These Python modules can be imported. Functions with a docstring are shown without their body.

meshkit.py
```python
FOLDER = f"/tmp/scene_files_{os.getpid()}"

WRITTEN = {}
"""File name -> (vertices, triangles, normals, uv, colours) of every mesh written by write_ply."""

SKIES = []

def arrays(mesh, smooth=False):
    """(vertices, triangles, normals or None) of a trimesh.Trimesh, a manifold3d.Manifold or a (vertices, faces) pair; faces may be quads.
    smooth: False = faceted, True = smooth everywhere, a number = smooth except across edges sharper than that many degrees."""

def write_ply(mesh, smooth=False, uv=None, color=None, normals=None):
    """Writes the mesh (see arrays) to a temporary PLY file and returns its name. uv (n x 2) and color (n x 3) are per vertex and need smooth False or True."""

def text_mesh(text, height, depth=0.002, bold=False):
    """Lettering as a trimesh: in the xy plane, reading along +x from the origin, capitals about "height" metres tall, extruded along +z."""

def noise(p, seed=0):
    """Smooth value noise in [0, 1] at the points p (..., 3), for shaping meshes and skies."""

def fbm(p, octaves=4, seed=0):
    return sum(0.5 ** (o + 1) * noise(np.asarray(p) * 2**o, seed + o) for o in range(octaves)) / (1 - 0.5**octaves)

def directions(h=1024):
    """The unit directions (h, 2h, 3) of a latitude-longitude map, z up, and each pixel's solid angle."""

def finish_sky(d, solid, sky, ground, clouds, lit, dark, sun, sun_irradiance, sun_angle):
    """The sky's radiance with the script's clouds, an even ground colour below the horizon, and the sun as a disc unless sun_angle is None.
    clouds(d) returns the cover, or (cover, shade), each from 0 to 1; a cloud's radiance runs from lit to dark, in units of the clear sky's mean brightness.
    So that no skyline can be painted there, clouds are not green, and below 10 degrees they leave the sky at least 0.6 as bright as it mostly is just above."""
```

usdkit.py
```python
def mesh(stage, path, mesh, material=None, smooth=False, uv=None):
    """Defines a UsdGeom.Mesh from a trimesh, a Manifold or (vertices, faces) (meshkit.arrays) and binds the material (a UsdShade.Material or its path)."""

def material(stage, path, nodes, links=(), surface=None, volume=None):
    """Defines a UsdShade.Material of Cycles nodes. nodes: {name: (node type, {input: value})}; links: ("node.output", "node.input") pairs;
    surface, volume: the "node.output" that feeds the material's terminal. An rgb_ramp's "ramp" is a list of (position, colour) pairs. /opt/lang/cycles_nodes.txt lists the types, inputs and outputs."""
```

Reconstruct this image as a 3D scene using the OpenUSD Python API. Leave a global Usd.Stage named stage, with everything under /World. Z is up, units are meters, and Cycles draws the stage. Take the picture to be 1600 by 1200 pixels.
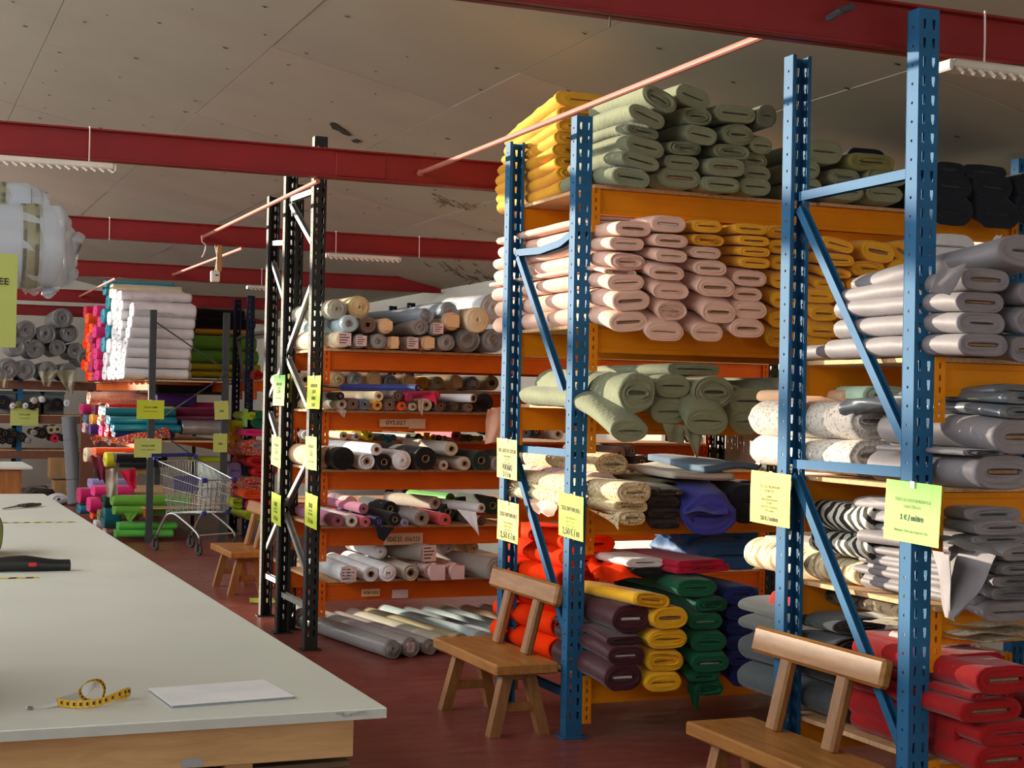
import math, random, numpy as np, trimesh, usdkit, meshkit
from pxr import Usd, UsdGeom, UsdLux, UsdShade, Gf, Sdf, Vt
from shapely.geometry import Polygon, box as sbox, Point
stage = Usd.Stage.CreateInMemory()
UsdGeom.SetStageUpAxis(stage, UsdGeom.Tokens.z); UsdGeom.SetStageMetersPerUnit(stage, 1.0)
UsdGeom.Xform.Define(stage, '/World'); UsdGeom.Scope.Define(stage, '/World/Looks')

# ---------------------------------------------------------------- camera, sun, daylight, exposure
FPX, YAW, PITCH, ROLL, EYE = 2400.0, math.radians(22.34), math.radians(0.735), math.radians(-1.097), 1.6
EXPOSURE = 0.0
SUN_DIR = np.array([0.6, -0.8, -0.142]); SUN_I, SUN_COL = 5200.0, (1.0, 0.86, 0.66)
WIN_I, FRONT_I, SKY_I = 3.5, 0.13, 0.6
def cam_axes():
    cy, sy = math.cos(YAW), math.sin(YAW)
    f = np.array([sy*math.cos(PITCH), cy*math.cos(PITCH), math.sin(PITCH)]); r = np.array([cy, -sy, 0.0]); d = np.cross(f, r)
    c, s = math.cos(ROLL), math.sin(ROLL)
    return np.array([c*r+s*d, -s*r+c*d, f])
CM = cam_axes(); EYEP = np.array([0, 0, EYE])
cam = UsdGeom.Camera.Define(stage, '/World/camera')
m4 = Gf.Matrix4d(*[float(x) for row in ([*CM[0], 0], [*(-CM[1]), 0], [*(-CM[2]), 0], [0, 0, EYE, 1]) for x in row])
cam.AddTransformOp().Set(m4)
cam.CreateHorizontalApertureAttr(36.0); cam.CreateVerticalApertureAttr(27.0); cam.CreateFocalLengthAttr(36.0*FPX/1600)
cam.CreateClippingRangeAttr(Gf.Vec2f(0.05, 200)); cam.CreateExposureAttr(EXPOSURE)
def aim(prim, pos, d):
    """a light at pos shining along d (local -Z)"""
    z = -np.asarray(d, float); z /= np.linalg.norm(z)
    x = np.cross([0, 0, 1.0], z); x /= np.linalg.norm(x); y = np.cross(z, x)
    prim.AddTransformOp().Set(Gf.Matrix4d(*[float(v) for row in ([*x, 0], [*y, 0], [*z, 0], [*pos, 1]) for v in row]))
sky = UsdLux.DomeLight.Define(stage, '/World/sky'); sky.CreateIntensityAttr(SKY_I); sky.CreateColorAttr(Gf.Vec3f(0.85, 0.93, 1.0))
sun = UsdLux.DistantLight.Define(stage, '/World/sun'); sun.CreateIntensityAttr(SUN_I); sun.CreateAngleAttr(1.4); sun.CreateColorAttr(Gf.Vec3f(*SUN_COL))
aim(sun, (0, 0, 10), SUN_DIR)
def rect(name, pos, d, w, h, i, col):
    l = UsdLux.RectLight.Define(stage, '/World/'+name); l.CreateWidthAttr(w); l.CreateHeightAttr(h); l.CreateIntensityAttr(i); l.CreateColorAttr(Gf.Vec3f(*col)); aim(l, pos, d)
rect('window_daylight', (-3.62, 14.0, 3.55), (1, 0, 0), 26.5, 2.5, WIN_I, (0.98, 0.98, 0.95))
rect('front_daylight', (1.2, -4.9, 2.3), (0, 1, 0), 8.5, 2.8, FRONT_I, (1.0, 0.94, 0.86))

# ---------------------------------------------------------------- helpers
def at(x, y, X=None, Y=None, Z=None):
    d = np.array([x-800.0, y-600.0, FPX]) @ CM
    for k, v in enumerate((X, Y, Z)):
        if v is not None: return EYEP + d*(v-EYEP[k])/d[k]
used = {}
def numbered(path):
    k = used.get(path, 0); used[path] = k+1
    return path if k == 0 else f'{path}_{k:03d}'
seen_labels = {}
class Thing:
    def __init__(s, name, label=None, cat=None, base=(0, 0, 0), group=None, kind=None):
        s.path = numbered('/World/'+name); s.base = np.array(base, float)
        x = UsdGeom.Xform.Define(stage, s.path); x.AddTranslateOp().Set(Gf.Vec3d(*map(float, base))); p = x.GetPrim()
        for k, v in (('label', label), ('category', cat), ('group', group), ('kind', kind)):
            if v: p.SetCustomDataByKey(k, v)
        if label:
            n = len(label.split())
            if not 4 <= n <= 16: print('LABEL LENGTH', n, label)
            if label in seen_labels: print('DUP LABEL', label)
            seen_labels[label] = 1
    def part(s, name, mesh, mat, smooth=False, under=None, label=None, kind=None, cat=None):
        v, f, nrm = meshkit.arrays(mesh, smooth)
        path = numbered((under or s.path)+'/'+name)
        m = usdkit.mesh(stage, path, (v-s.base, f), M[mat] if isinstance(mat, str) else mat, False)
        if nrm is not None:
            m.CreateNormalsAttr(Vt.Vec3fArray.FromNumpy(nrm.astype(np.float32))); m.SetNormalsInterpolation('vertex')
        m.CreateDoubleSidedAttr(True)
        for k, vv in (('label', label), ('kind', kind)):
            if vv: m.GetPrim().SetCustomDataByKey(k, vv)
        return path
def struct(name, mesh, mat, smooth=False, kind='structure'):
    v, f, n = meshkit.arrays(mesh, smooth)
    m = usdkit.mesh(stage, numbered('/World/'+name), (v, f), M[mat]); m.GetPrim().SetCustomDataByKey('kind', kind); m.CreateDoubleSidedAttr(True)
    return m
def lin(c): 
    c = np.array(c, float)/255
    return tuple(np.where(c <= 0.04045, c/12.92, ((c+0.055)/1.055)**2.4))
M = {}
def mat(name, nodes, links=(), surface='p.BSDF', volume=None):
    M[name] = usdkit.material(stage, '/World/Looks/'+name, nodes, links, surface=surface, volume=volume); return M[name]
def plain(name, rgb, rough=0.5, metal=0.0, var=0.08, scale=6.0, bump=0.0, bscale=60.0, spec=0.5, sheen=0.0, coat=0.0):
    c = np.array(lin(rgb))
    n = {'t': ('texture_coordinate', {}), 'n': ('noise_texture', {'scale': scale, 'detail': 3.0}),
         'r': ('rgb_ramp', {'ramp': [(0.3, tuple(c*(1-var))), (0.7, tuple(np.minimum(c*(1+var), 0.95)))]}),
         'p': ('principled_bsdf', {'roughness': rough, 'metallic': metal, 'specular_ior_level': spec, 'sheen_weight': sheen, 'sheen_roughness': 0.5, 'coat_weight': coat})}
    l = [('t.object', 'n.vector'), ('n.fac', 'r.fac'), ('r.color', 'p.base_color')]
    if bump:
        n['bn'] = ('noise_texture', {'scale': bscale, 'detail': 2.0}); n['b'] = ('bump', {'strength': bump, 'distance': 0.004})
        l += [('t.object', 'bn.vector'), ('bn.fac', 'b.height'), ('b.normal', 'p.normal')]
    return mat(name, n, l)
def fabric(name, rgb, rough=0.85, sheen=0.15, bump=0.35, var=0.07, spec=0.25): return plain(name, rgb, rough, 0, var, 9.0, bump, 45.0, spec, sheen)
def wood(name, a, b, rough=0.45, stretch=(2, 14, 14), scale=2.2):
    return mat(name, {'t': ('texture_coordinate', {}), 'mp': ('mapping', {'mapping_type': 'point', 'scale': stretch}),
        'n': ('noise_texture', {'scale': scale, 'detail': 5.0, 'roughness': 0.6, 'distortion': 0.6}), 'n2': ('noise_texture', {'scale': 1.7, 'detail': 2.0}),
        'r': ('rgb_ramp', {'ramp': [(0.28, lin(a)), (0.72, lin(b))]}), 'mx': ('mix', {'mix_type': 'multiply', 'fac': 0.35}), 'r2': ('rgb_ramp', {'ramp': [(0.35, (0.72, 0.68, 0.62)), (0.65, (1, 1, 1))]}),
        'b': ('bump', {'strength': 0.15, 'distance': 0.003}), 'p': ('principled_bsdf', {'roughness': rough})},
        [('t.object', 'mp.vector'), ('mp.vector', 'n.vector'), ('n.fac', 'r.fac'), ('t.object', 'n2.vector'), ('n2.fac', 'r2.fac'), ('r.color', 'mx.color1'), ('r2.color', 'mx.color2'), ('mx.color', 'p.base_color'), ('n.fac', 'b.height'), ('b.normal', 'p.normal')])
def plastic(name, tint, clear=0.6, rough=0.22):
    return mat(name, {'t': ('transparent_bsdf', {'color': (0.97, 0.97, 0.97)}), 'p': ('principled_bsdf', {'base_color': lin(tint), 'roughness': rough, 'specular_ior_level': 0.8}), 'm': ('mix_closure', {'fac': 1-clear})},
        [('p.BSDF', 'm.closure1'), ('t.BSDF', 'm.closure2')] if False else [('t.BSDF', 'm.closure1'), ('p.BSDF', 'm.closure2')], surface='m.closure')
def pattern(name, base, marks, tex='noise_texture', scale=20.0, lo=0.56, hi=0.6, stretch=(1, 1, 1), rough=0.85, extra=None):
    n = {'t': ('texture_coordinate', {}), 'mp': ('mapping', {'mapping_type': 'point', 'scale': stretch}), 'p': ('principled_bsdf', {'roughness': rough, 'specular_ior_level': 0.25, 'sheen_weight': 0.1})}
    l = [('t.object', 'mp.vector')]; prev = None
    for i, (col, sc, a, b) in enumerate(marks):
        n[f'n{i}'] = (tex, {'scale': sc, 'detail': 2.0, **(extra or {})}); n[f'r{i}'] = ('rgb_ramp', {'ramp': [(a, (0, 0, 0)), (b, (1, 1, 1))]})
        n[f'm{i}'] = ('mix', {'mix_type': 'mix', 'color1': lin(base), 'color2': lin(col)})
        l += [('mp.vector', f'n{i}.vector'), (f'n{i}.fac', f'r{i}.fac'), (f'r{i}.color', f'm{i}.fac')]
        if prev: l.append((prev, f'm{i}.color1'))
        prev = f'm{i}.color'
    return mat(name, n, l+[(prev, 'p.base_color')])

def box(c, s, bev=0.0):
    """box with centre c, size s; bev chamfers every edge"""
    c, s = np.asarray(c, float), np.asarray(s, float)/2
    if not bev:
        m = trimesh.creation.box(2*s); m.apply_translation(c); return (np.array(m.vertices), np.array(m.faces))
    bev = min(bev, 0.45*2*s.min()); pts = []
    for sx in (-1, 1):
        for sy in (-1, 1):
            for sz in (-1, 1):
                e = np.array([sx, sy, sz])
                for k in range(3):
                    q = s.copy(); q -= bev; q[k] = s[k]; pts.append(c+e*q)
    h = trimesh.Trimesh(pts).convex_hull
    return (np.array(h.vertices), np.array(h.faces))
def obox(p0, p1, w, h, bev=0.0, up=(0, 0, 1)):
    """bar from p0 to p1, w wide (sideways) and h high"""
    p0, p1 = np.asarray(p0, float), np.asarray(p1, float); a = p1-p0; L = np.linalg.norm(a); a = a/L
    u = np.cross(a, np.asarray(up, float)); u /= np.linalg.norm(u); v = np.cross(u, a)
    vv, f = box((0, 0, 0), (L, w, h), bev)
    return ((p0+p1)/2+vv[:, :1]*a+vv[:, 1:2]*u*-1+vv[:, 2:]*v, f)
def join(*ms):
    vs, fs, n = [], [], 0
    for m in ms:
        v, f, _ = meshkit.arrays(m); vs.append(v); fs.append(f+n); n += len(v)
    return (np.vstack(vs), np.vstack(fs))
def tube(pts, r, sides=8, closed=False):
    p = np.asarray(pts, float); t = np.gradient(p, axis=0); t /= np.linalg.norm(t, axis=1, keepdims=True)+1e-12
    ref = np.array([0, 0, 1.0]) if abs(t[:, 2]).max() < 0.95 else np.array([0.3, 1.0, 0.2])
    a = np.cross(t, ref); a /= np.linalg.norm(a, axis=1, keepdims=True)+1e-12; b = np.cross(t, a)
    ang = np.arange(sides)*2*np.pi/sides; rr = np.broadcast_to(r, (len(p),))
    v = p[:, None]+rr[:, None, None]*(np.cos(ang)[None, :, None]*a[:, None]+np.sin(ang)[None, :, None]*b[:, None])
    i, j = np.meshgrid(np.arange(len(p)-1), np.arange(sides), indexing='ij')
    q = np.stack([i*sides+j, i*sides+(j+1) % sides, (i+1)*sides+(j+1) % sides, (i+1)*sides+j], -1).reshape(-1, 4)
    v = v.reshape(-1, 3); n = len(v); v = np.vstack([v, p[0], p[-1]]); f = [*q[:, [0, 1, 2]], *q[:, [0, 2, 3]]]
    for k in range(sides):
        f.append([n, (k+1) % sides, k]); f.append([n+1, n-sides+k, n-sides+(k+1) % sides])
    return (v, np.array(f))
def extrude(poly, depth, O, A, B, N):
    """shapely polygon (in A,B coordinates from origin O) extruded by depth along N"""
    m = trimesh.creation.extrude_polygon(poly, depth, engine='earcut'); v = np.array(m.vertices)
    f = np.array(m.faces); O, A, B, N = (np.asarray(x, float) for x in (O, A, B, N))
    if np.dot(np.cross(A, B), N) < 0: f = f[:, ::-1]
    return (O+v[:, :1]*A+v[:, 1:2]*B+v[:, 2:]*N, f)
def smooth_path(pts, n=6):
    p = np.asarray(pts, float); P = np.vstack([2*p[0]-p[1], p, 2*p[-1]-p[-2]]); out = []
    for i in range(1, len(P)-2):
        for t in np.linspace(0, 1, n, endpoint=False):
            a, b, c, d = P[i-1:i+3]
            out.append(0.5*((2*b)+(-a+c)*t+(2*a-5*b+4*c-d)*t*t+(-a+3*b-3*c+d)*t**3))
    return np.array(out+[p[-1]])
def sheet(c00, c10, c11, c01, nu=10, nv=10, amp=0.0, seed=0, thick=0.003, waves=2.0):
    """cloth between four corners (u: 0->1, v: 0->1) with soft folds and a real thickness"""
    rng = np.random.default_rng(seed); c = [np.asarray(x, float) for x in (c00, c10, c11, c01)]
    u, v = np.meshgrid(np.linspace(0, 1, nu), np.linspace(0, 1, nv), indexing='ij'); U, V = u[..., None], v[..., None]
    p = (1-U)*(1-V)*c[0]+U*(1-V)*c[1]+U*V*c[2]+(1-U)*V*c[3]
    n = np.cross(c[1]-c[0]+c[2]-c[3], c[3]-c[0]+c[2]-c[1]); n /= np.linalg.norm(n)+1e-12
    ph = rng.uniform(0, 6, 4); d = np.sin(u*waves*6.283+ph[0]+2*v)+0.6*np.sin(v*waves*4+ph[1]+u*3)+0.5*np.sin((u+v)*waves*7+ph[2])
    p = p+n*(amp*d)[..., None]
    top, bot = (p+n*thick/2).reshape(-1, 3), (p-n*thick/2).reshape(-1, 3); N = nu*nv; f = []
    I = lambda i, j: i*nv+j
    for i in range(nu-1):
        for j in range(nv-1):
            a, b, cc, dd = I(i, j), I(i+1, j), I(i+1, j+1), I(i, j+1)
            f += [[a, b, cc], [a, cc, dd], [a+N, cc+N, b+N], [a+N, dd+N, cc+N]]
    rim = [I(i, 0) for i in range(nu)]+[I(nu-1, j) for j in range(1, nv)]+[I(i, nv-1) for i in range(nu-2, -1, -1)]+[I(0, j) for j in range(nv-2, 0, -1)]
    for k in range(len(rim)):
        a, b = rim[k], rim[(k+1) % len(rim)]; f += [[a, a+N, b+N], [a, b+N, b]]
    return (np.vstack([top, bot]), np.array(f))

# a fabric bolt or roll: rings swept from its front end backwards
Zv = np.array([0, 0, 1.0])
def form(front, a, w, h, L, ex=2.5, na=28, ns=12, amp=0.03, seed=0, core=None, jit=0.003, caps=9, droop=0.0, dlen=0.27, sag=0.0, recess=0.03, tilt=0.0, wr=3, taper=0.0, cap_bulge=0.0, back=None):
    rng = np.random.default_rng(seed); front, a = np.asarray(front, float), np.asarray(a, float); a = a/np.linalg.norm(a)
    U = np.cross(a, Zv); U /= np.linalg.norm(U); V = np.cross(U, a)
    ct, st = math.cos(tilt), math.sin(tilt); U, V = ct*U+st*V, -st*U+ct*V
    th = np.arange(na)*2*np.pi/na; c, s = np.cos(th), np.sin(th)
    def shape(W, H, e):
        if W < H*1.35 or e >= 2.9 or e <= 2.2: return np.stack([W/2*np.sign(c)*np.abs(c)**(2/e), H/2*np.sign(s)*np.abs(s)**(2/e)], 1)
        st_, ar = W-H, math.pi*H/2; per = 2*(st_+ar); q = (th/(2*np.pi)*per+ar/2) % per   # a stadium, slightly bellied
        x, z = np.zeros(na), np.zeros(na); k = q < ar; an = q/ar*np.pi-np.pi/2
        x[k], z[k] = st_/2+H/2*np.cos(an[k]), H/2*np.sin(an[k])
        k = (q >= ar) & (q < ar+st_); x[k], z[k] = st_/2-(q[k]-ar), H/2
        k = (q >= ar+st_) & (q < 2*ar+st_); an = (q-ar-st_)/ar*np.pi+np.pi/2; x[k], z[k] = -st_/2+H/2*np.cos(an[k]), H/2*np.sin(an[k])
        k = q >= 2*ar+st_; x[k], z[k] = -st_/2+(q[k]-2*ar-st_), -H/2
        return np.stack([x, z*(1.03-0.16*np.abs(2*x/W)**2)], 1)
    B = shape(w, h, ex); core = core or (w*0.6, h*0.04); C = shape(core[0], core[1], 2.6 if core[0] > core[1]*1.5 else 2.0)
    K = [(int(rng.integers(1, 4)), rng.uniform(2, 6)/max(L, 0.3), rng.uniform(0, 6.3), rng.uniform(0.5, 1)) for _ in range(4)]
    W2 = [(int(rng.integers(2, 6)), rng.uniform(8, 26), rng.uniform(0, 6.3)) for _ in range(wr)]
    def mult(x, k=1.0):
        m = sum(q*np.sin(n*th+fz*x+ph) for n, fz, ph, q in K)*0.35
        m = m+sum((1-np.abs(np.sin(0.5*(n*th+fz*x+ph))))**3 for n, fz, ph in W2)*0.7 if wr else m
        return 1+amp*k*m
    rings = []
    def ring(x, t=0.0, sc=1.0, ax=0.0, k=1.0, axn=0.0):
        b = (1-t)*(B*sc*mult(x, k)[:, None])+t*C
        tz = max(0.0, 1-x/dlen)**2*droop+sag*math.sin(math.pi*min(max(x/L, 0), 1))
        tp = 1-taper*(x/L)
        off = ax+axn*np.sin(2*th+rng.uniform(0, 6.3))
        rings.append(front+np.outer(off, a) + a*x - Zv*tz + (b[:, :1]*U+b[:, 1:]*V)*(tp))
    bt = back or 0.02
    ring(L, 0.5, 1.0, 0); ring(L, 0.12, 0.95, 0.0); ring(L-bt*0.4, 0, 0.98); ring(L-bt, 0, 1.0)
    for x in np.linspace(L-bt*2.2, 0.05, ns): ring(x)
    e = min(0.014, h*0.12)
    ring(e, 0, 1.0); ring(e*0.35, 0, 0.985); ring(0, 0.02, 0.955)
    tt = np.linspace(0.08, 1.0, caps)
    for i, t in enumerate(tt): ring(0, t, 0.95, rng.uniform(-jit, jit)-cap_bulge*math.sin(t*1.5), 1.0-t, jit*0.6)
    ring(recess, 1.0, 1.0, 0, 0)
    nr = len(rings); v = np.vstack(rings); f = []
    i, j = np.meshgrid(np.arange(nr-1), np.arange(na), indexing='ij')
    q = np.stack([i*na+j, i*na+(j+1) % na, (i+1)*na+(j+1) % na, (i+1)*na+j], -1).reshape(-1, 4)
    n = len(v); v = np.vstack([v, rings[0].mean(0), rings[-1].mean(0)])
    f = np.vstack([q[:, [0, 1, 2]], q[:, [0, 2, 3]], [[n, (k+1) % na, k] for k in range(na)], [[n+1, n-na+k, n-na+(k+1) % na] for k in range(na)]])
    P = v[f]; vol = np.einsum('ij,ij->i', P[:, 0], np.cross(P[:, 1], P[:, 2])).sum()
    return (v, f if vol > 0 else f[:, ::-1]), U, V, front-Zv*droop
ORD = ['zeroth', 'first', 'second', 'third', 'fourth', 'fifth', 'sixth', 'seventh', 'eighth', 'ninth', 'tenth', 'eleventh', 'twelfth', 'thirteenth', 'fourteenth', 'fifteenth', 'sixteenth', 'seventeenth', 'eighteenth', 'nineteenth', 'twentieth']
SEED = [100]
def bolt(label, mat_, front, a, w, h, L, core='b', group=None, tilt=0.0, droop=0.0, amp=0.027, jit=0.003, ex=2.5, cat='fabric bolt', sag=0.0, flap=None, wr=4, core_mat=None, name='fabric_bolt', extra=None, ns=15, seed=None, dlen=0.27):
    """flat bolt of cloth wound on a board"""
    SEED[0] += 1; sd = seed if seed is not None else SEED[0]; rng = np.random.default_rng(sd)
    cw, ch = {'b': (0.64, 0.17), 'w': (0.62, 0.15), 't': (0.66, 0.05), 'm': (0.5, 0.08), 'n': (0.5, 0.02)}[core]
    if core == 'm': jit = max(jit, 0.010); amp = max(amp, 0.03)
    t = Thing(name, label, cat, np.asarray(front)+np.asarray(a)*L/2-Zv*h/2, group)
    mesh, U, V, fr = form(front, a, w, h, L, ex, amp=amp, seed=sd, core=(w*cw, max(h*ch, 0.006)), jit=jit, droop=droop, tilt=tilt, sag=sag, wr=wr, ns=ns, dlen=dlen)
    t.part('fabric', mesh, mat_, True)
    if core in 'bw':
        a = np.asarray(a, float); c0 = fr+a*0.045+U*0.0
        k = rng.uniform(0.80, 0.95); W, H = w*cw*k/2, h*ch*0.36
        vv, ff = box((0, 0, 0), (2*W, 0.076, 2*H), 0.003)
        t.part('core_board', (c0+vv[:, :1]*U+vv[:, 1:2]*a+vv[:, 2:]*V, ff), core_mat or ('board_white' if core == 'w' else 'cardboard'))
    if flap: t.part('loose_flap', flap, mat_, True)
    if extra: extra(t, fr, U, V)
    return t
def roll(label, mat_, front, a, d, L, core=True, group=None, wrap=None, amp=0.012, droop=0.0, sticker=None, cat='fabric roll', cr=None, flap=None, flat=1.0, jit=0.003, sag=0.0, tube_mat='cardboard', wr=2, na=24):
    SEED[0] += 1; sd = SEED[0]; a = np.asarray(a, float); a = a/np.linalg.norm(a)
    t = Thing('fabric_roll', label, cat, np.asarray(front)+a*L/2-Zv*d/2, group)
    r = (cr or min(0.05, d*0.42)) if core else 0.012
    mesh, U, V, fr = form(front, a, d, d*flat, L, 2.0, na=na, ns=9, amp=amp, seed=sd, core=(r, r) if core else (0.012, 0.012), jit=jit if core else 0.006, caps=8, droop=droop, wr=wr, recess=0.10 if core else 0.01, sag=sag, cap_bulge=0 if core else 0.015)
    t.part('fabric', mesh, mat_, True)
    if core and r > 0.016:
        th = np.arange(16)*2*np.pi/16; ro, ri = r/2*0.985, r/2*0.985-0.0045
        ringp = lambda q, x: fr+a*x+q*(np.cos(th)[:, None]*U+np.sin(th)[:, None]*V)
        R = [ringp(ro, 0.09), ringp(ro, -0.006), ringp(ri, -0.006), ringp(ri, 0.09)]
        v = np.vstack(R+R[:1]); f = []
        for k in range(4):
            for j in range(16):
                A, Bq, C, D = k*16+j, k*16+(j+1) % 16, (k+1)*16+(j+1) % 16, (k+1)*16+j; f += [[A, C, Bq], [A, D, C]]
        t.part('core_tube', (v, np.array(f)), tube_mat, 30)
    if wrap:
        mesh, *_ = form(np.asarray(front)-a*0.03, a, d*1.03, d*1.03*flat, L+0.06, 2.0, na=na, ns=12, amp=0.03, seed=sd+5000, core=(d*0.2, d*0.2), jit=0.018, caps=7, droop=droop, wr=4, recess=0.02)
        t.part('plastic_wrap', mesh, wrap, True)
    if sticker:
        sw, sh, scol, txt = sticker; c0 = fr-a*0.024
        g = extrude(sbox(-sw/2, -sh/2, sw/2, sh/2), 0.0015, c0, U, V, -a); st = t.part('end_label', g, scol)
        if txt:
            bars = join(*[extrude(sbox(-sw*0.4, y, sw*(0.1+0.25*((k*7) % 3)/2), y+sh*0.07), 0.0008, c0-a*0.0016, U, V, -a) for k, y in enumerate(np.linspace(-sh*0.32, sh*0.3, 4))])
            t.part('print', bars, 'ink', under=st)
    if flap is not None: t.part('loose_flap', flap, mat_, True)
    return t
# ---------------------------------------------------------------- materials
fabric('sage', (130, 136, 106), bump=0.8); fabric('sage_dark', (100, 106, 86)); fabric('mustard', (236, 172, 44)); fabric('yellow_cloth', (245, 185, 30)); fabric('pale_pink', (233, 192, 172))
fabric('navy_black', (24, 29, 38)); fabric('black_cloth', (20, 20, 22)); fabric('grey_cotton', (134, 128, 132), 0.6, 0.1, 0.2, spec=0.35); fabric('grey_satin', (98, 104, 110), 0.32, 0.0, 0.1, spec=0.7)
fabric('slate', (72, 78, 80)); fabric('red_cloth', (158, 8, 14)); fabric('maroon', (70, 28, 38), 0.55); fabric('green_cloth', (10, 98, 66), 0.6); fabric('navy_cloth', (20, 40, 112), 0.6); fabric('neon_orange', (255, 58, 2), 0.85, 0, spec=0.08)
fabric('blue_cloth', (42, 92, 150), 0.55); fabric('violet_blue', (54, 56, 150), 0.5); fabric('cream', (228, 208, 172)); fabric('white_cloth', (222, 222, 224)); fabric('peach', (226, 184, 148)); fabric('mauve', (168, 96, 128)); fabric('magenta', (190, 30, 96))
fabric('brown_cloth', (86, 70, 62)); fabric('dark_brown', (58, 46, 40)); fabric('grey_roll', (150, 142, 136)); fabric('beige', (206, 184, 136)); fabric('greenish_beige', (170, 162, 130)); fabric('pale_blue', (176, 208, 216)); fabric('teal', (22, 110, 126), 0.5)
fabric('teal_shiny', (14, 130, 160), 0.25, 0, 0.5, spec=0.9); fabric('lime', (186, 205, 40)); fabric('coral', (226, 84, 88)); fabric('crimson', (206, 24, 66)); fabric('dark_green', (30, 52, 40)); fabric('olive', (128, 126, 70)); fabric('grass_green', (110, 178, 60), 0.6); fabric('bright_green', (96, 200, 78), 0.55)
fabric('acid_yellow', (214, 206, 30), 0.6); fabric('hot_pink', (232, 50, 130)); fabric('wine', (110, 24, 56)); fabric('purple', (66, 30, 110)); fabric('cyan_cloth', (36, 140, 162)); fabric('orange_cloth', (255, 92, 28)); fabric('amber', (226, 160, 60)); fabric('pink_roll', (206, 100, 124)); fabric('steel_blue', (92, 116, 138)); fabric('mint', (190, 222, 196))
fabric('dusty_brown', (122, 98, 88)); fabric('stone', (196, 186, 170)); fabric('lilac', (150, 140, 190))
plain('silver_cloth', (176, 178, 184), 0.28, 0.55, 0.1, 12, 0.6, 60); plain('sequin_pink', (216, 160, 140), 0.25, 0.5, 0.25, 60, 0.8, 120); plain('sequin_red', (200, 40, 44), 0.22, 0.5, 0.3, 60, 0.8, 120); plain('sequin_mix', (150, 90, 60), 0.22, 0.5, 0.4, 40, 0.8, 120)
pattern('fleck_print', (236, 226, 214), [((182, 174, 162), 62, 0.54, 0.62), ((206, 120, 100), 26, 0.66, 0.72)], stretch=(2.4, 1.4, 0.7))
pattern('leopard', (226, 206, 164), [((128, 102, 70), 95, 0.57, 0.64)]); pattern('brown_floral', (96, 84, 66), [((44, 38, 32), 30, 0.52, 0.58), ((150, 132, 100), 22, 0.62, 0.66)])
pattern('cream_stripe', (232, 214, 176), [((176, 142, 92), 12, 0.54, 0.60), ((110, 110, 106), 7, 0.62, 0.67)], stretch=(1, 3, 1)); pattern('red_floral', (190, 60, 60), [((230, 200, 170), 44, 0.55, 0.60), ((130, 130, 50), 36, 0.62, 0.66)])
pattern('sparkle_mix', (200, 70, 60), [((220, 150, 50), 50, 0.54, 0.58), ((60, 70, 160), 40, 0.6, 0.62), ((235, 225, 225), 70, 0.62, 0.64)], rough=0.35); pattern('pink_floral', (226, 196, 190), [((190, 110, 120), 20, 0.55, 0.6)]); pattern('oat', (214, 204, 178), [((186, 160, 130), 40, 0.55, 0.62)])
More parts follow.
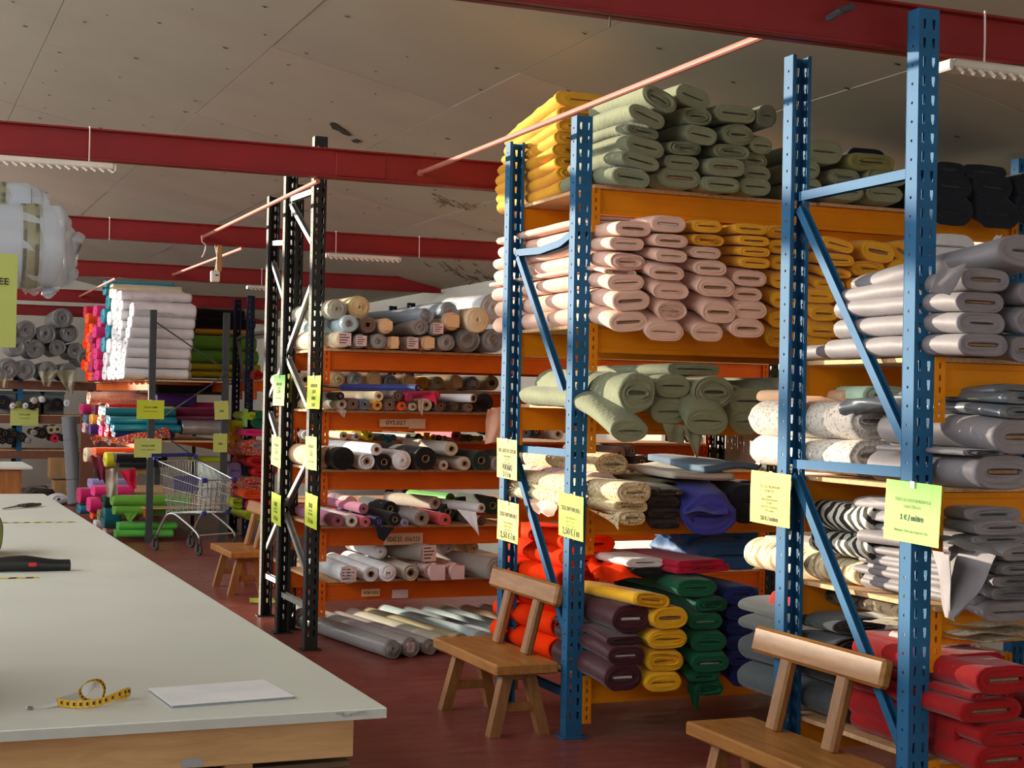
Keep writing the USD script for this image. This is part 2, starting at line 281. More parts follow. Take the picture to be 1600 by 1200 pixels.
mat('zebra', {'t': ('texture_coordinate', {}), 'mp': ('mapping', {'mapping_type': 'point', 'scale': (1, 1, 1.2), 'rotation': (0.4, 0.0, 0.0)}), 'w': ('wave_texture', {'wave_type': 'bands', 'bands_direction': 'y', 'scale': 7.0, 'distortion': 7.0, 'detail': 1.0, 'detail_scale': 1.3}),
    'r': ('rgb_ramp', {'ramp': [(0.47, lin((46, 46, 36))), (0.53, lin((232, 228, 214)))]}), 'p': ('principled_bsdf', {'roughness': 0.8})}, [('t.object', 'mp.vector'), ('mp.vector', 'w.vector'), ('w.color', 'r.fac'), ('r.color', 'p.base_color')])
plain('cardboard', (150, 116, 82), 0.9, var=0.2, scale=40); plain('board_white', (214, 210, 200), 0.8); plain('chipboard', (206, 164, 118), 0.8, var=0.16, scale=50); plain('white_tube', (214, 206, 196), 0.8)
plain('rack_blue', (40, 98, 140), 0.6, 0, 0.1, 4, 0.05, 20, 0.16); plain('rack_black', (40, 44, 42), 0.55, 0, 0.1, 4, spec=0.2); plain('rack_navy', (26, 40, 66), 0.55, spec=0.2); plain('rack_grey', (70, 76, 78), 0.55, spec=0.2); plain('galvanised', (150, 154, 150), 0.5, 0.5, 0.08, 14)
plain('beam_yellow', (226, 136, 8), 0.6, 0, 0.07, 5, spec=0.2); plain('beam_orange', (206, 92, 12), 0.6, 0, 0.08, 5, spec=0.2); plain('beam_dull', (120, 74, 52), 0.6)
plain('steel_red', (134, 18, 22), 0.5, 0, 0.12, 3, 0.1, 12); plain('rod_pink', (176, 104, 90), 0.5); plain('wire_white', (226, 206, 200), 0.5); plain('fixture_white', (214, 208, 196), 0.5); plain('diffuser', (236, 230, 214), 0.3, spec=0.7)
plain('ceiling_board', (160, 154, 136), 0.9, var=0.06, scale=0.9, bump=0.12, bscale=6); plain('ceiling_board_b', (164, 154, 136), 0.9, var=0.07, scale=1.1, bump=0.12, bscale=6); plain('ceiling_backing', (150, 136, 116), 0.95); plain('nail', (70, 62, 50), 0.8); plain('hole_dark', (42, 34, 22), 0.9); plain('stain', (112, 98, 80), 0.95, var=0.3, scale=12)
plain('wall_white', (206, 200, 186), 0.85, var=0.05, scale=1.2, bump=0.1, bscale=8); plain('wall_trim', (128, 116, 104), 0.8)
c1, c2, c3 = lin((112, 50, 46)), lin((138, 74, 66)), lin((146, 110, 98))
mat('floor_paint', {'g': ('geometry', {}), 'n': ('noise_texture', {'scale': 0.9, 'detail': 6.0, 'roughness': 0.62}), 'mp': ('mapping', {'mapping_type': 'point', 'scale': (1.2, 4.0, 1.0), 'rotation': (0, 0, 0.5)}), 'n2': ('noise_texture', {'scale': 3.0, 'detail': 5.0, 'roughness': 0.7}),
    'r': ('rgb_ramp', {'ramp': [(0.32, c1), (0.62, c2)]}), 'r2': ('rgb_ramp', {'ramp': [(0.52, (0, 0, 0)), (0.78, (0.75, 0.75, 0.75))]}), 'mx': ('mix', {'color2': c3}), 'rr': ('map_range', {'from_min': 0.3, 'from_max': 0.7, 'to_min': 0.24, 'to_max': 0.46}), 'b': ('bump', {'strength': 0.06, 'distance': 0.01}), 'p': ('principled_bsdf', {'specular_ior_level': 0.4})},
    [('g.position', 'n.vector'), ('g.position', 'mp.vector'), ('mp.vector', 'n2.vector'), ('n.fac', 'r.fac'), ('n2.fac', 'r2.fac'), ('r.color', 'mx.color1'), ('r2.color', 'mx.fac'), ('mx.color', 'p.base_color'), ('n2.fac', 'rr.value'), ('rr.result', 'p.roughness'), ('n.fac', 'b.height'), ('b.normal', 'p.normal')])
wood('bench_wood', (152, 98, 44), (190, 132, 68), 0.38, (16, 2, 16)); wood('bench_end', (132, 86, 40), (168, 116, 60), 0.45, (14, 14, 2)); wood('pine', (190, 146, 92), (216, 176, 122), 0.6, (2, 16, 16)); wood('cabinet_wood', (150, 96, 44), (186, 124, 62), 0.5, (12, 12, 2)); wood('board_dark', (84, 68, 52), (112, 92, 72), 0.7)
plain('table_white', (222, 226, 216), 0.42, 0, 0.025, 2.5); plain('table_edge', (190, 194, 186), 0.6, var=0.06, scale=20); plain('tape_black', (40, 38, 34), 0.5); plain('tape_yellow', (206, 186, 70), 0.5); plain('paper_white', (242, 242, 248), 0.7); plain('paper_edge', (160, 164, 166), 0.8)
plain('tape_measure_yellow', (222, 170, 22), 0.4); plain('tape_measure_white', (212, 212, 206), 0.4); plain('ink', (48, 50, 44), 0.7); plain('ink_soft', (104, 112, 70), 0.7); plain('knife_black', (30, 32, 32), 0.4); plain('knife_red', (200, 36, 48), 0.4); plain('scissor_steel', (110, 110, 108), 0.3, 0.8); plain('metal_tip', (150, 150, 146), 0.3, 0.8)
plain('sign_green', (150, 216, 104), 0.7, var=0.02); plain('sign_yellow', (214, 206, 104), 0.7, var=0.02); plain('sign_bright', (200, 216, 52), 0.7, var=0.02); plain('sign_lime', (180, 208, 84), 0.7, var=0.02); plain('sign_dull', (196, 208, 110), 0.7, var=0.02); plain('label_paper', (206, 168, 136), 0.8); plain('label_pink', (218, 190, 190), 0.8); plain('label_cream', (226, 190, 140), 0.8)
plain('chrome', (196, 206, 200), 0.22, 0.85, 0.04); plain('cart_blue', (34, 44, 130), 0.4); plain('rubber', (70, 68, 64), 0.7); mat('sack_white', {'t': ('texture_coordinate', {}), 'n': ('noise_texture', {'scale': 14.0, 'detail': 4.0, 'distortion': 1.5}), 'b': ('bump', {'strength': 0.55, 'distance': 0.012}), 'p': ('principled_bsdf', {'base_color': lin((222, 228, 240)), 'roughness': 0.3, 'specular_ior_level': 0.6}), 'tr': ('translucent_bsdf', {'color': lin((226, 232, 244))}), 'm': ('mix_closure', {'fac': 0.5})},
    [('t.object', 'n.vector'), ('n.fac', 'b.height'), ('b.normal', 'p.normal'), ('p.BSDF', 'm.closure1'), ('tr.BSDF', 'm.closure2')], surface='m.closure'); plain('carton', (176, 130, 84), 0.85); plain('grey_box', (120, 126, 130), 0.6); plain('olive_bag', (112, 118, 64), 0.8, bump=0.6, bscale=20); plain('stick', (168, 122, 74), 0.7); plain('leopard_lining', (170, 140, 110), 0.8)
plastic('plastic_clear', (226, 230, 232), 0.76); plastic('plastic_grey', (170, 174, 174), 0.66); plastic('plastic_dark', (40, 44, 50), 0.88, 0.35); fabric('grey_dark', (112, 108, 106)); plastic('plastic_yellow', (200, 192, 150), 0.66); plastic('plastic_milky', (226, 232, 240), 0.45, 0.3)

# ---------------------------------------------------------------- the room
XL, XR, YF, YB = -3.5, 6.1, -5.0, 27.5
CZ0, CS = 2.93, 0.22
cz = lambda X: CZ0+CS*(XR-X)
struct('floor', box(((XL+XR)/2, (YF+YB)/2, -0.05), (XR-XL+0.4, YB-YF+0.4, 0.1)), 'floor_paint')
struct('wall_back', box(((XL+XR)/2, YB+0.1, 2.7), (XR-XL+0.4, 0.2, 5.6)), 'wall_white')
struct('wall_right', box((XR+0.1, (YF+YB)/2, 1.62), (0.2, YB-YF+0.4, 3.24)), 'wall_white')
struct('wall_left', join(box((XL-0.1, (YF-0.2+18.7)/2, 1.2), (0.2, 18.7-YF+0.2, 2.4)), box((XL-0.1, (20.4+YB+0.2)/2, 1.2), (0.2, YB+0.2-20.4, 2.4)), box((XL-0.1, YF+1.0, 3.6), (0.2, 2.4, 3.2)), box((XL-0.1, YB-0.05, 3.6), (0.2, 0.5, 3.2))), 'wall_white')
struct('wall_front', join(box(((XL+XR)/2, YF-0.1, 0.5), (XR-XL+0.4, 0.2, 1.0)), box(((XL+XR)/2, YF-0.1, 4.5), (XR-XL+0.4, 0.2, 1.4)), box((XL+0.2, YF-0.1, 2.4), (0.8, 0.2, 2.9)), box((XR-0.2, YF-0.1, 2.4), (0.8, 0.2, 2.9))), 'wall_white')
struct('trim_1', join(box((XR-0.06, (YF+YB)/2, 2.74), (0.12, YB-YF, 0.05), 0.01), box((XR-0.015, (YF+YB)/2, 2.68), (0.03, YB-YF, 0.05))), 'wall_trim')
# ceiling: boards laid on a sloping backing, seams left open
ceil = Thing('ceiling', kind='structure')
SL = math.hypot(1, CS); eX, eN = np.array([1, 0, -CS])/SL, np.array([CS, 0, 1])/SL
def slab(x0, x1, y0, y1, t, off):
    v, f = box((0, 0, 0), (1, 1, 1)); c = np.array([(x0+x1)/2, (y0+y1)/2, cz((x0+x1)/2)])
    return (c+v[:, :1]*(x1-x0)*SL*eX+v[:, 1:2]*(y1-y0)*np.array([0, 1, 0])+(v[:, 2:]*t+t/2+off)*eN, f)
ceil.part('backing', slab(XL-0.4, XR+0.4, YF-0.3, YB+0.3, 0.05, 0.03), 'ceiling_backing')
rng = np.random.default_rng(3); wx = 1.2
for i in range(9):
    x0 = XL-0.3+i*wx; shift = rng.uniform(0, 2.5)
    y = YF-shift
    while y < YB:
        a, b = max(y, YF), min(y+2.5, YB)
        if b-a > 0.05: ceil.part('panel', slab(x0+0.0015, min(x0+wx, XR+0.3)-0.0015, a+0.0012, b-0.0012, 0.02, rng.uniform(0.0, 0.005)), 'ceiling_board' if rng.random() < 0.6 else 'ceiling_board_b')
        y += 2.5
def on_ceil(px, py, off=0.0):
    d = np.array([px-800.0, py-600.0, FPX]) @ CM
    t = (CZ0+CS*XR-EYE+off)/(d[2]+CS*d[0]); return EYEP+d*t
nails = []
for gx in np.arange(XL+0.5, XR-0.1, 0.42):
    for gy in np.arange(2.5, 16, 0.52):
        x, y = gx+rng.uniform(-.09, .09), gy+rng.uniform(-.12, .12)
        if rng.random() < 0.35: continue
        th = np.arange(6)*1.0472; r = rng.uniform(0.006, 0.014); c = np.array([x, y, cz(x)])-eN*0.002
        ring = c+r*(np.cos(th)[:, None]*eX*1.5+np.sin(th)[:, None]*np.array([0, 1, 0]))
        nails.append((np.vstack([ring, c-eN*0.004]), np.array([[6, k, (k+1) % 6] for k in range(6)])))
ceil.part('nail_head', join(*nails), 'nail', kind='stuff')
def ceil_patch(pts, m, nm, th=0.004):
    P = [on_ceil(*p) for p in pts]; xy = Polygon([((q[0])*SL, q[1]) for q in P])
    ceil.part(nm, extrude(xy.buffer(0), th, np.array([0, 0, CZ0+CS*XR])-eN*(th-0.001), eX*1.0, (0, 1, 0), eN), m)
def ceil_patch2(pts, m, nm, th=0.004):
    P = np.array([on_ceil(*p) for p in pts]); O = P.mean(0)
    xy = Polygon([((q-O)@eX, q[1]-O[1]) for q in P]).buffer(0)
    ceil.part(nm, extrude(xy, th, O-eN*th, eX, (0, 1, 0), eN), m)
ceil_patch2([(515, 193), (519, 191), (527, 194), (533, 199), (540, 203), (549, 211), (545, 212), (536, 209), (529, 204), (520, 201)], 'hole_dark', 'torn_hole')
ceil_patch2([(549, 219), (556, 217), (564, 220), (560, 223), (552, 222)], 'hole_dark', 'torn_hole')
def stains(cx, cy, dx, dy, n, sd):
    r = np.random.default_rng(sd); ms = []
    for k in range(n):
        t = r.uniform(-1, 1); c = (cx+dx*t+r.normal(0, 9), cy+dy*t+r.normal(0, 5)); L, W = r.uniform(4, 16), r.uniform(0.6, 2.0); an = r.choice([0.5, -0.65, 0.55])+r.normal(0, .12)
        e = np.array([math.cos(an), math.sin(an)]); o = np.array([-e[1], e[0]])
        P = np.array([on_ceil(*(np.array(c)+e*L*p+o*W*q)) for p, q in ((-.5, -.3), (0, -.6), (.5, -.1), (.45, .3), (0, .5), (-.45, .2))]); O = P.mean(0)
        pl = Polygon([((q-O)@eX, q[1]-O[1]) for q in P]).buffer(0)
        if pl.area > 1e-6 and pl.geom_type == 'Polygon': ms.append(extrude(pl, 0.002, O-eN*0.002, eX, (0, 1, 0), eN))
    ceil.part('water_stain', join(*ms), 'stain', kind='stuff')
stains(708, 318, 34, 12, 22, 5); stains(722, 425, 50, 16, 34, 6)

# roof beams: I sections across the hall, with splice plates and white wires
BY = [4.56, 8.63, 12.9, 17.06, 21.9, 26.0]; BZ = 2.885; ORDB = ['nearest', 'second', 'third', 'fourth', 'fifth', 'farthest']
for k, y in enumerate(BY):
    h = 0.17; t = Thing('roof_beam', f'{ORDB[k]} red steel roof beam, counted away from the viewer, under the ceiling', 'beam', ((XL+XR)/2, y, BZ))
    x1 = XR-0.02; L = x1-XL; cx = (XL+x1)/2
    t.part('web', box((cx, y, BZ+h/2), (L, 0.008, h)), 'steel_red'); t.part('bottom_flange', box((cx, y, BZ+0.005), (L, 0.09, 0.010), 0.002), 'steel_red'); t.part('top_flange', box((cx, y, BZ+h-0.005), (L, 0.09, 0.010), 0.002), 'steel_red')
    if k == 1:
        xs = at(563, 265, Y=y)[0]; t.part('splice_plate', box((xs, y-0.008, BZ+h/2), (0.30, 0.008, h*0.8), 0.002), 'steel_red')
    for px, py, kk in ((1539, 55, 0), (140, 225, 1), (171, 365, 2), (525, 385, 2), (655, 398, 2), (409, 440, 3)):
        if kk == k:
            x = at(px, py, Y=y-0.05)[0]; t.part('wire', tube([(x, y-0.048, BZ-0.012), (x, y-0.05, BZ+h*0.4), (x, y-0.048, BZ+h+0.008)], 0.004, 6), 'wire_white')
    if k == 0:
        x = at(1280, 20, Y=y)[0]; t.part('clamp', tube([(x, y-0.05, BZ+0.07), (x+0.02, y-0.09, BZ+0.09), (x+0.09, y-0.07, BZ+0.12)], 0.012, 8), 'rack_grey')
        x = at(947, 15, Y=y)[0]; t.part('wire', tube([(x, y-0.03, BZ), (x, y-0.03, BZ-0.045)], 0.003, 6), 'nail')
TIES = []
for k, (p, q, w) in enumerate((((1215, 47, 4.56), (655, 271, 8.63), 'nearest'), ((497, 283, 8.63), (316, 371, 12.9), 'second'), ((379, 388, 12.9), (271, 429, 17.06), 'third'), ((181, 435, 17.06), (125, 463, 21.9), 'farthest'))):
    a, b = at(p[0], p[1], Y=p[2]), at(q[0], q[1], Y=q[2]); xm = (a[0]+b[0])/2
    z = BZ+0.055
    t = Thing('tie_rod', f'{w} pale reddish tie rod running between two red roof beams', 'rod', ((a+b)/2))
    t.part('rod', tube([(a[0], p[2], a[2]), (b[0], q[2], b[2])], 0.014, 10), 'rod_pink')
    TIES.append(t); t.part('nut', tube([(b[0], q[2]-0.03, b[2]), (b[0], q[2]-0.012, b[2])], 0.022, 6), 'rod_pink')
def light(px0, px1, py, y, z, label):
    x0, x1 = at(px0, py, Y=y)[0], at(px1, py, Y=y)[0]
    t = Thing('ceiling_light', label, 'ceiling light', ((x0+x1)/2, y, z-0.03)); L = x1-x0
    t.part('housing', box(((x0+x1)/2, y, z), (L, 0.10, 0.035), 0.008), 'fixture_white')
    t.part('end_cap', box((x1+0.008, y, z-0.005), (0.016, 0.09, 0.04), 0.006), 'fixture_white'); t.part('end_cap', box((x0-0.008, y, z-0.005), (0.016, 0.09, 0.04), 0.006), 'fixture_white')
    n = int(L/0.045); t.part('reflector_rib', join(*[obox((x0+(i+.2)*L/n, y-0.05, z-0.018), (x0+(i+.8)*L/n, y-0.05, z-0.034), 0.008, 0.010) for i in range(n)]), 'diffuser', kind='stuff')
light(-260, 177, 248, 8.60, BZ-0.035, 'white louvred ceiling light under the second roof beam at left edge'); light(1479, 1700, 90, 4.5, BZ-0.04, 'white louvred ceiling light under the nearest roof beam at right edge'); light(510, 622, 402, 12.85, BZ-0.035, 'white louvred ceiling light under the third roof beam above the black rack'); light(388, 470, 444, 17.0, BZ-0.035, 'small white ceiling light under the fourth roof beam behind black uprights')
# wooden stick with white box hanging from the third beam
p = at(343, 386, Y=12.86); t = Thing('hanging_stick', 'wooden stick hanging down from the third red roof beam', 'stick', p); t.part('stick', box((p[0], 12.86, 2.775), (0.042, 0.03, 0.22), 0.004), 'stick')
b = at(336, 432, Y=12.82); t = Thing('hanging_box', 'small white box hanging on a cord beside the wooden stick', 'box', b); t.part('case', box(b, (0.075, 0.05, 0.095), 0.008), 'fixture_white'); t.part('cord', tube([b+[0, 0, .05], b+[0.02, 0.02, .16], b+[0.0, 0.04, .27]], 0.004, 6), 'wire_white'); t.part('marking', box(b+[0.01, -0.026, 0.01], (0.025, 0.002, 0.012)), 'ink')
c = at(316, 372, Y=12.8); TIES[1].part('cord', tube(smooth_path([c+[0, 0.02, .02], c+[0.0, 0, -.03], c+[0.03, 0, -.06], c+[0.02, -.0, -.12], c+[.0, 0, -.16]]), 0.005, 6), 'wire_white')

# ---------------------------------------------------------------- pallet racks
def slots(H, cols, pitch=0.066, sw=0.013, sh=0.036, z0=0.09):
    out = []
    for x in cols:
        z = z0
        while z+sh < H-0.02:
            s = 1 if x > 0.042 else -1
            out.append(Polygon([(x-sw*.3, z), (x+sw*.3, z), (x+sw*.5, z+sh*.55), (x+sw*.5, z+sh), (x-sw*.5, z+sh), (x-sw*.5, z+sh*.55)])); z += pitch
    return out
FW, FD, TH = 0.085, 0.062, 0.003
def rack(name, label, xs, Yf, Yb, H, levels, post, beam, brace, braces, bh=0.118, deck='chipboard', decks=None, conn=0.23, rear=True, xface=1, board=0.62, beam_mat_rear=None):
    """uprights at each x (front Yf, rear Yb), beams from frame to frame; braces: (y0, z0, y1, z1) per frame"""
    t = Thing(name, label, 'pallet rack', (xs[0], Yf, 0))
    for fi, x in enumerate(xs):
        for face, y in ((-1, Yf), (1, Yb+FD)):
            pl = sbox(0, 0, FW, H)
            for s in slots(H, (0.023, 0.062)): pl = pl.difference(s)
            ms = [extrude(pl, TH, (x, y, 0), (1, 0, 0), (0, 0, 1), (0, -face, 0))]
            side = sbox(0.0, 0, FD, H)
            for z in np.arange(0.10, H-0.03, 0.066): side = side.difference(Point(FD*0.5, z).buffer(0.0055, 2))
            for xx in (x, x+FW-TH): ms.append(extrude(side, TH, (xx, y-face*TH, 0), (0, -face, 0), (0, 0, 1), (1, 0, 0)))
            for xx in (x+0.008, x+FW-0.008): ms.append(box((xx, y-face*(FD+TH), H/2), (0.016, TH, H)))
            u = t.part('upright', join(*ms), post)
            t.part('foot_plate', box((x+FW/2, y-face*FD/2, 0.004), (0.13, 0.10, 0.008), 0.002), post, under=u)
        if fi == 0 or fi == len(xs)-1:
            for (y0, z0, y1, z1) in braces:
                A, B = np.array([x+FW/2, y0, z0]), np.array([x+FW/2, y1, z1]); d = (B-A)/np.linalg.norm(B-A)
                t.part('brace', join(obox(A, B, 0.006, 0.04, 0, (1, 0, 0)) if False else obox(A, B, 0.032, 0.004, 0, np.cross(d, (1, 0, 0))), obox(A+np.array([-.015, 0, 0]), B+np.array([-.015, 0, 0]), 0.004, 0.036, 0, np.cross(d, (1, 0, 0))), obox(A+np.array([.015, 0, 0]), B+np.array([.015, 0, 0]), 0.004, 0.036, 0, np.cross(d, (1, 0, 0)))), brace)
    for k in range(len(xs)-1):
        x0, x1 = xs[k]+FW, xs[k+1]
        for li, z in enumerate(levels):
            for s, y in ((-1, Yf), (1, Yb+FD)):
                if s > 0 and not rear: continue
                yc = y-s*0.032; bm = beam if s < 0 else (beam_mat_rear or beam)
                prof = Polygon([(-.022, 0), (.022, 0), (.022, bh*0.16), (.019, bh*0.2), (.019, bh*.8), (.022, bh*.84), (.022, bh), (-.022, bh)])
                pa = t.part('beam', extrude(prof, x1-x0, (x0, yc, z-bh), (0, -s*-1, 0), (0, 0, 1), (1, 0, 0)), bm)
                for xe in (x0, x1-0.045):
                    cp = sbox(0, 0, 0.045, conn)
                    for q in np.arange(0.02, conn-0.02, 0.042): cp = cp.difference(sbox(0.017, q, 0.026, q+0.02))
                    t.part('connector', extrude(cp.buffer(-.002).buffer(.002), 0.005, (xe, y+s*0.001, z-conn+0.02), (1, 0, 0), (0, 0, 1), (0, s, 0)), bm, under=pa)
            if decks is None or li in decks:
                n = max(1, int(round((x1-x0)/board))); w = (x1-x0)/n; r = np.random.default_rng(abs(int(x0*100))+li)
                for i in range(n):
                    t.part('deck_board', box((x0+(i+.5)*w, (Yf+Yb+FD)/2+r.uniform(-.02, .02), z+0.011), (w-0.006, Yb+FD-Yf+0.02, 0.018), 0.002), deck)
    return t
DK = 0.02
R1X, R1Y, R2X, R2Y, R3X, R3Y = 3.30, 4.38, 3.07, 6.712, 2.535, 9.565
rack('blue_rack', 'nearest blue pallet rack with yellow beams, carrying grey and red fabrics', (R1X, 5.98), 4.38, 5.18, 3.0, (0.37, 0.906, 1.318, 1.772), 'rack_blue', 'beam_yellow', 'rack_blue',
     [(5.16, 2.437, 4.42, 2.437), (5.165, 2.39, 4.425, 1.43), (5.17, 1.385, 4.42, 1.385), (5.17, 1.34, 4.43, 0.385), (5.17, .2, 4.42, .2)])
rack('blue_rack', 'middle blue pallet rack with yellow beams, carrying sage, pink and yellow bolts', (R2X, 5.73), 6.712, 7.56, 2.995, (0.277, 1.09, 1.579, 1.975, 2.646), 'rack_blue', 'beam_yellow', 'rack_blue',
     [(7.53, 2.40, 7.2, 2.385), (7.2, 2.385, 6.95, 2.40), (6.95, 2.40, 6.75, 2.45), (7.50, 2.38, 6.75, 1.50), (7.52, 1.365, 6.75, 1.365), (7.5, 1.31, 6.76, 0.435), (7.5, .2, 6.76, .2)])
rack('black_rack', 'nearer black pallet rack with orange beams, full of fabric rolls', (R3X, 5.93), 9.565, 10.31, 3.29, (0.424, 0.776, 1.137, 1.519, 1.913), 'rack_black', 'beam_orange', 'galvanised',
     [(10.31, 2.94, 9.60, 2.56), (9.60, 2.42, 10.31, 1.92), (10.31, 1.88, 9.60, 1.476), (9.60, 1.27, 10.29, .87), (10.29, .83, 9.60, .42), (10.31, .268, 9.60, .268), (9.6, 2.95, 10.31, 2.97)], bh=0.113)
rack('black_rack', 'farther black pallet rack standing right behind the nearer black one', (2.62, 5.95), 10.46, 11.16, 3.1, (0.40, 0.86, 1.30, 1.668), 'rack_black', 'beam_orange', 'galvanised',
     [(11.15, 2.75, 10.5, 2.7), (11.15, 2.6, 10.5, 2.1), (10.5, 2.0, 11.15, 1.62), (11.15, 1.5, 10.5, 1.05), (10.5, .95, 11.15, .5), (11.15, .3, 10.5, .3)], bh=0.10)
rack('navy_rack', 'dark navy pallet rack behind the shopping cart with pale braces', (3.93, 5.9), 17.7, 18.42, 2.80, (0.35, 0.85, 1.3, 1.8), 'rack_navy', 'beam_orange', 'galvanised',
     [(18.42, 2.32, 17.75, 2.36), (18.4, 2.3, 17.75, 1.55), (17.75, 1.5, 18.4, .95), (18.4, .9, 17.75, .35), (18.4, .25, 17.75, .25)], bh=0.11)

# rack whose end faces us (dark grey): built turned by ninety degrees
t = Thing('grey_rack', 'dark grey rack behind the shopping cart holding the tall white fabric stack', 'pallet rack', (2.77, 17.16, 0)); FYA, FYB = 17.16, 21.6; FX0, FX1 = at(233, 600, Y=FYA)[0], at(348, 600, Y=FYA)[0]
for y in (FYA, FYB):
    for x in (FX0, FX1):
        u = t.part('upright', join(box((x+.035, y, 1.28), (0.07, 0.004, 2.56)), box((x+.002, y+.03, 1.28), (0.004, 0.06, 2.56)), box((x+.068, y+.03, 1.28), (0.004, 0.06, 2.56))), 'rack_grey'); t.part('foot_plate', box((x+.035, y+.03, .004), (.1, .1, .008)), 'rack_grey', under=u)
    for (x0, z0, x1, z1) in ((FX0+.05, 2.43, FX1+.03, 1.915), (FX1+.03, 1.87, FX0+.05, 1.30), (FX0+.05, 1.26, FX1+.03, 0.72), (FX1+.03, 0.30, FX0+.05, 0.30)):
        t.part('brace', obox((x0, y-.004 if y == FYA else y+.03, z0), (x1, y-.004 if y == FYA else y+.03, z1), 0.03, 0.012), 'rack_grey')
for li, z in enumerate((0.36, 1.10, 1.77)):
    for x in (FX0+.02, FX1+.05): t.part('beam', box((x, (FYA+FYB)/2+.03, z-.05), (0.045, FYB-FYA-.06, 0.1), 0.004), 'beam_orange')
    for i in range(6):
        w = (FYB-FYA)/6; t.part('deck_board', box(((FX0+FX1)/2+.035, FYA+(i+.5)*w, z+.010), (FX1-FX0+.12, w-.006, 0.018), 0.002), 'chipboard')
# back rack along the far left, blue posts and grey beams
t = Thing('back_rack', 'long storage rack against the back wall at left, blue posts and dull beams', 'pallet rack', (2.0, 25.0, 0))
for x in (-0.6, 1.97, 3.15):
    for y in (25.0, 25.9):
        u = t.part('upright', join(box((x+.04, y, 0.95), (.08, .004, 1.9)), box((x+.002, y+.03, .95), (.004, .06, 1.9)), box((x+.078, y+.03, .95), (.004, .06, 1.9))), 'rack_blue'); t.part('foot_plate', box((x+.04, y+.03, .004), (.11, .11, .008)), 'rack_blue', under=u)
for z in (0.72, 1.27, 1.80):
    for y in (25.02, 25.9): t.part('beam', box((1.3, y, z-.06), (3.8, .05, .12), .004), 'beam_dull')
    for i in range(5): t.part('deck_board', box((-.6+(i+.5)*.76, 25.46, z+.01), (.75, .92, .018), .002), 'chipboard')
# left rack beside the table (its end carries the plastic-wrapped rolls)
rack('left_rack', 'rack beside the cutting table whose wrapped white rolls stick out at left', (-2.6, -0.13), 3.72, 4.42, 2.6, (0.5, 1.2, 1.84), 'rack_blue', 'beam_yellow', 'rack_blue', [(4.4, 2.3, 3.76, 1.6), (3.76, 1.5, 4.4, .8)])

# ---------------------------------------------------------------- benches
def bench(x0, x1, y0, y1, label, sz=0.36, bh=0.325, group=None):
    """low plank bench: front edge x0 (towards the aisle), back x1; splayed legs, back rail on two posts"""
    t = Thing('bench', label, 'bench', ((x0+x1)/2, (y0+y1)/2, 0)); cx, cy = (x0+x1)/2, (y0+y1)/2; th = 0.055
    t.part('seat', box((cx, cy, sz-th/2), (x1-x0, y1-y0, th), 0.008), 'bench_wood')
    for yy in (y0+0.13, y1-0.13):
        for s in (-1, 1):
            top, bot = np.array([cx+s*0.055, yy, sz-th]), np.array([cx+s*(x1-x0)*0.40, yy+(-.02 if yy < cy else .02), 0.0])
            v, f = box((0, 0, 0), (1, 1, 1)); k = v[:, 2:]+.5
            P = bot*(1-k)+top*k+np.hstack([v[:, :1]*0.055, v[:, 1:2]*0.062, v[:, 2:]*0]); t.part('leg', (P, f), 'bench_end')
        t.part('cross_rail', box((cx, yy, 0.13), ((x1-x0)*0.48, 0.03, 0.045), 0.004), 'bench_end')
        t.part('cleat', box((cx, yy, sz-th-0.02), ((x1-x0)*0.5, 0.05, 0.04), 0.004), 'bench_end')
    top = sz+bh
    for yy in (cy-(y1-y0)*0.21, cy+(y1-y0)*0.21):
        A, B = np.array([x1-0.065, yy, sz-0.005]), np.array([x1+0.012, yy, top-0.02]); t.part('back_post', obox(A, B, 0.075, 0.042, 0.010, (1, 0, 0)), 'bench_end')
    rc = np.array([x1+0.008, cy, top-0.01]); v, f = box((0, 0, 0), (0.05, (y1-y0)*0.96, 0.105), 0.012); an = math.radians(13); ca, sa = math.cos(an), math.sin(an)
    t.part('back_rail', (rc+np.stack([v[:, 0]*ca+v[:, 2]*sa, v[:, 1], -v[:, 0]*sa+v[:, 2]*ca], 1), f), 'bench_wood')
bench(2.97, 3.275, 4.46, 5.36, 'nearest low wooden bench in front of the blue rack with grey fabrics'); bench(2.725, 3.05, 6.76, 7.66, 'middle low wooden bench in front of the orange and maroon bolts'); bench(2.64, 2.965, 12.33, 13.15, 'farthest low wooden bench standing behind the black uprights')
p0 = at(408, 940, Z=0); t = Thing('paper_slip', 'lime green paper slip lying on the floor by the black rack', 'paper', p0); t.part('paper', sheet(p0+[-.11, -.08, .004], p0+[.09, -.12, .004], p0+[.12, .08, .012], p0+[-.07, .11, .02], 8, 8, .003, 2, .001), 'sign_lime')

# ---------------------------------------------------------------- cutting table: three tops on one base
TX0, TX1, TZ = 0.02, 1.165, 0.85
t = Thing('cutting_table', 'long white topped cutting table with pine frame filling the left foreground', 'table', (0.6, 8, 0))
for k, (a, b) in enumerate(((3.60, 6.50), (6.512, 9.38), (9.392, 12.12))):
    t.part('tabletop', box(((TX0+TX1)/2, (a+b)/2, TZ-0.0125), (TX1-TX0, b-a, 0.025), 0.002), 'table_white')
t.part('edge_band', box(((TX0+TX1)/2, 3.598, TZ-0.0135), (TX1-TX0-.004, 0.004, 0.022)), 'table_edge')
t.part('chipped_edge', join(*[box((TX1-0.12+i*0.018, 3.595, TZ-0.006-0.003*((i*5) % 3)), (0.02, 0.004, 0.005)) for i in range(4)]), 'paper_edge')
for y0 in (3.66,): t.part('apron', box(((TX0+TX1-.06)/2, y0, TZ-0.075), (TX1-TX0-.08, 0.03, 0.10), .002), 'pine')
for x in (TX0+.05, TX1-.065): t.part('apron', box((x, 7.9, TZ-0.075), (0.03, 8.3, 0.10), .002), 'pine')
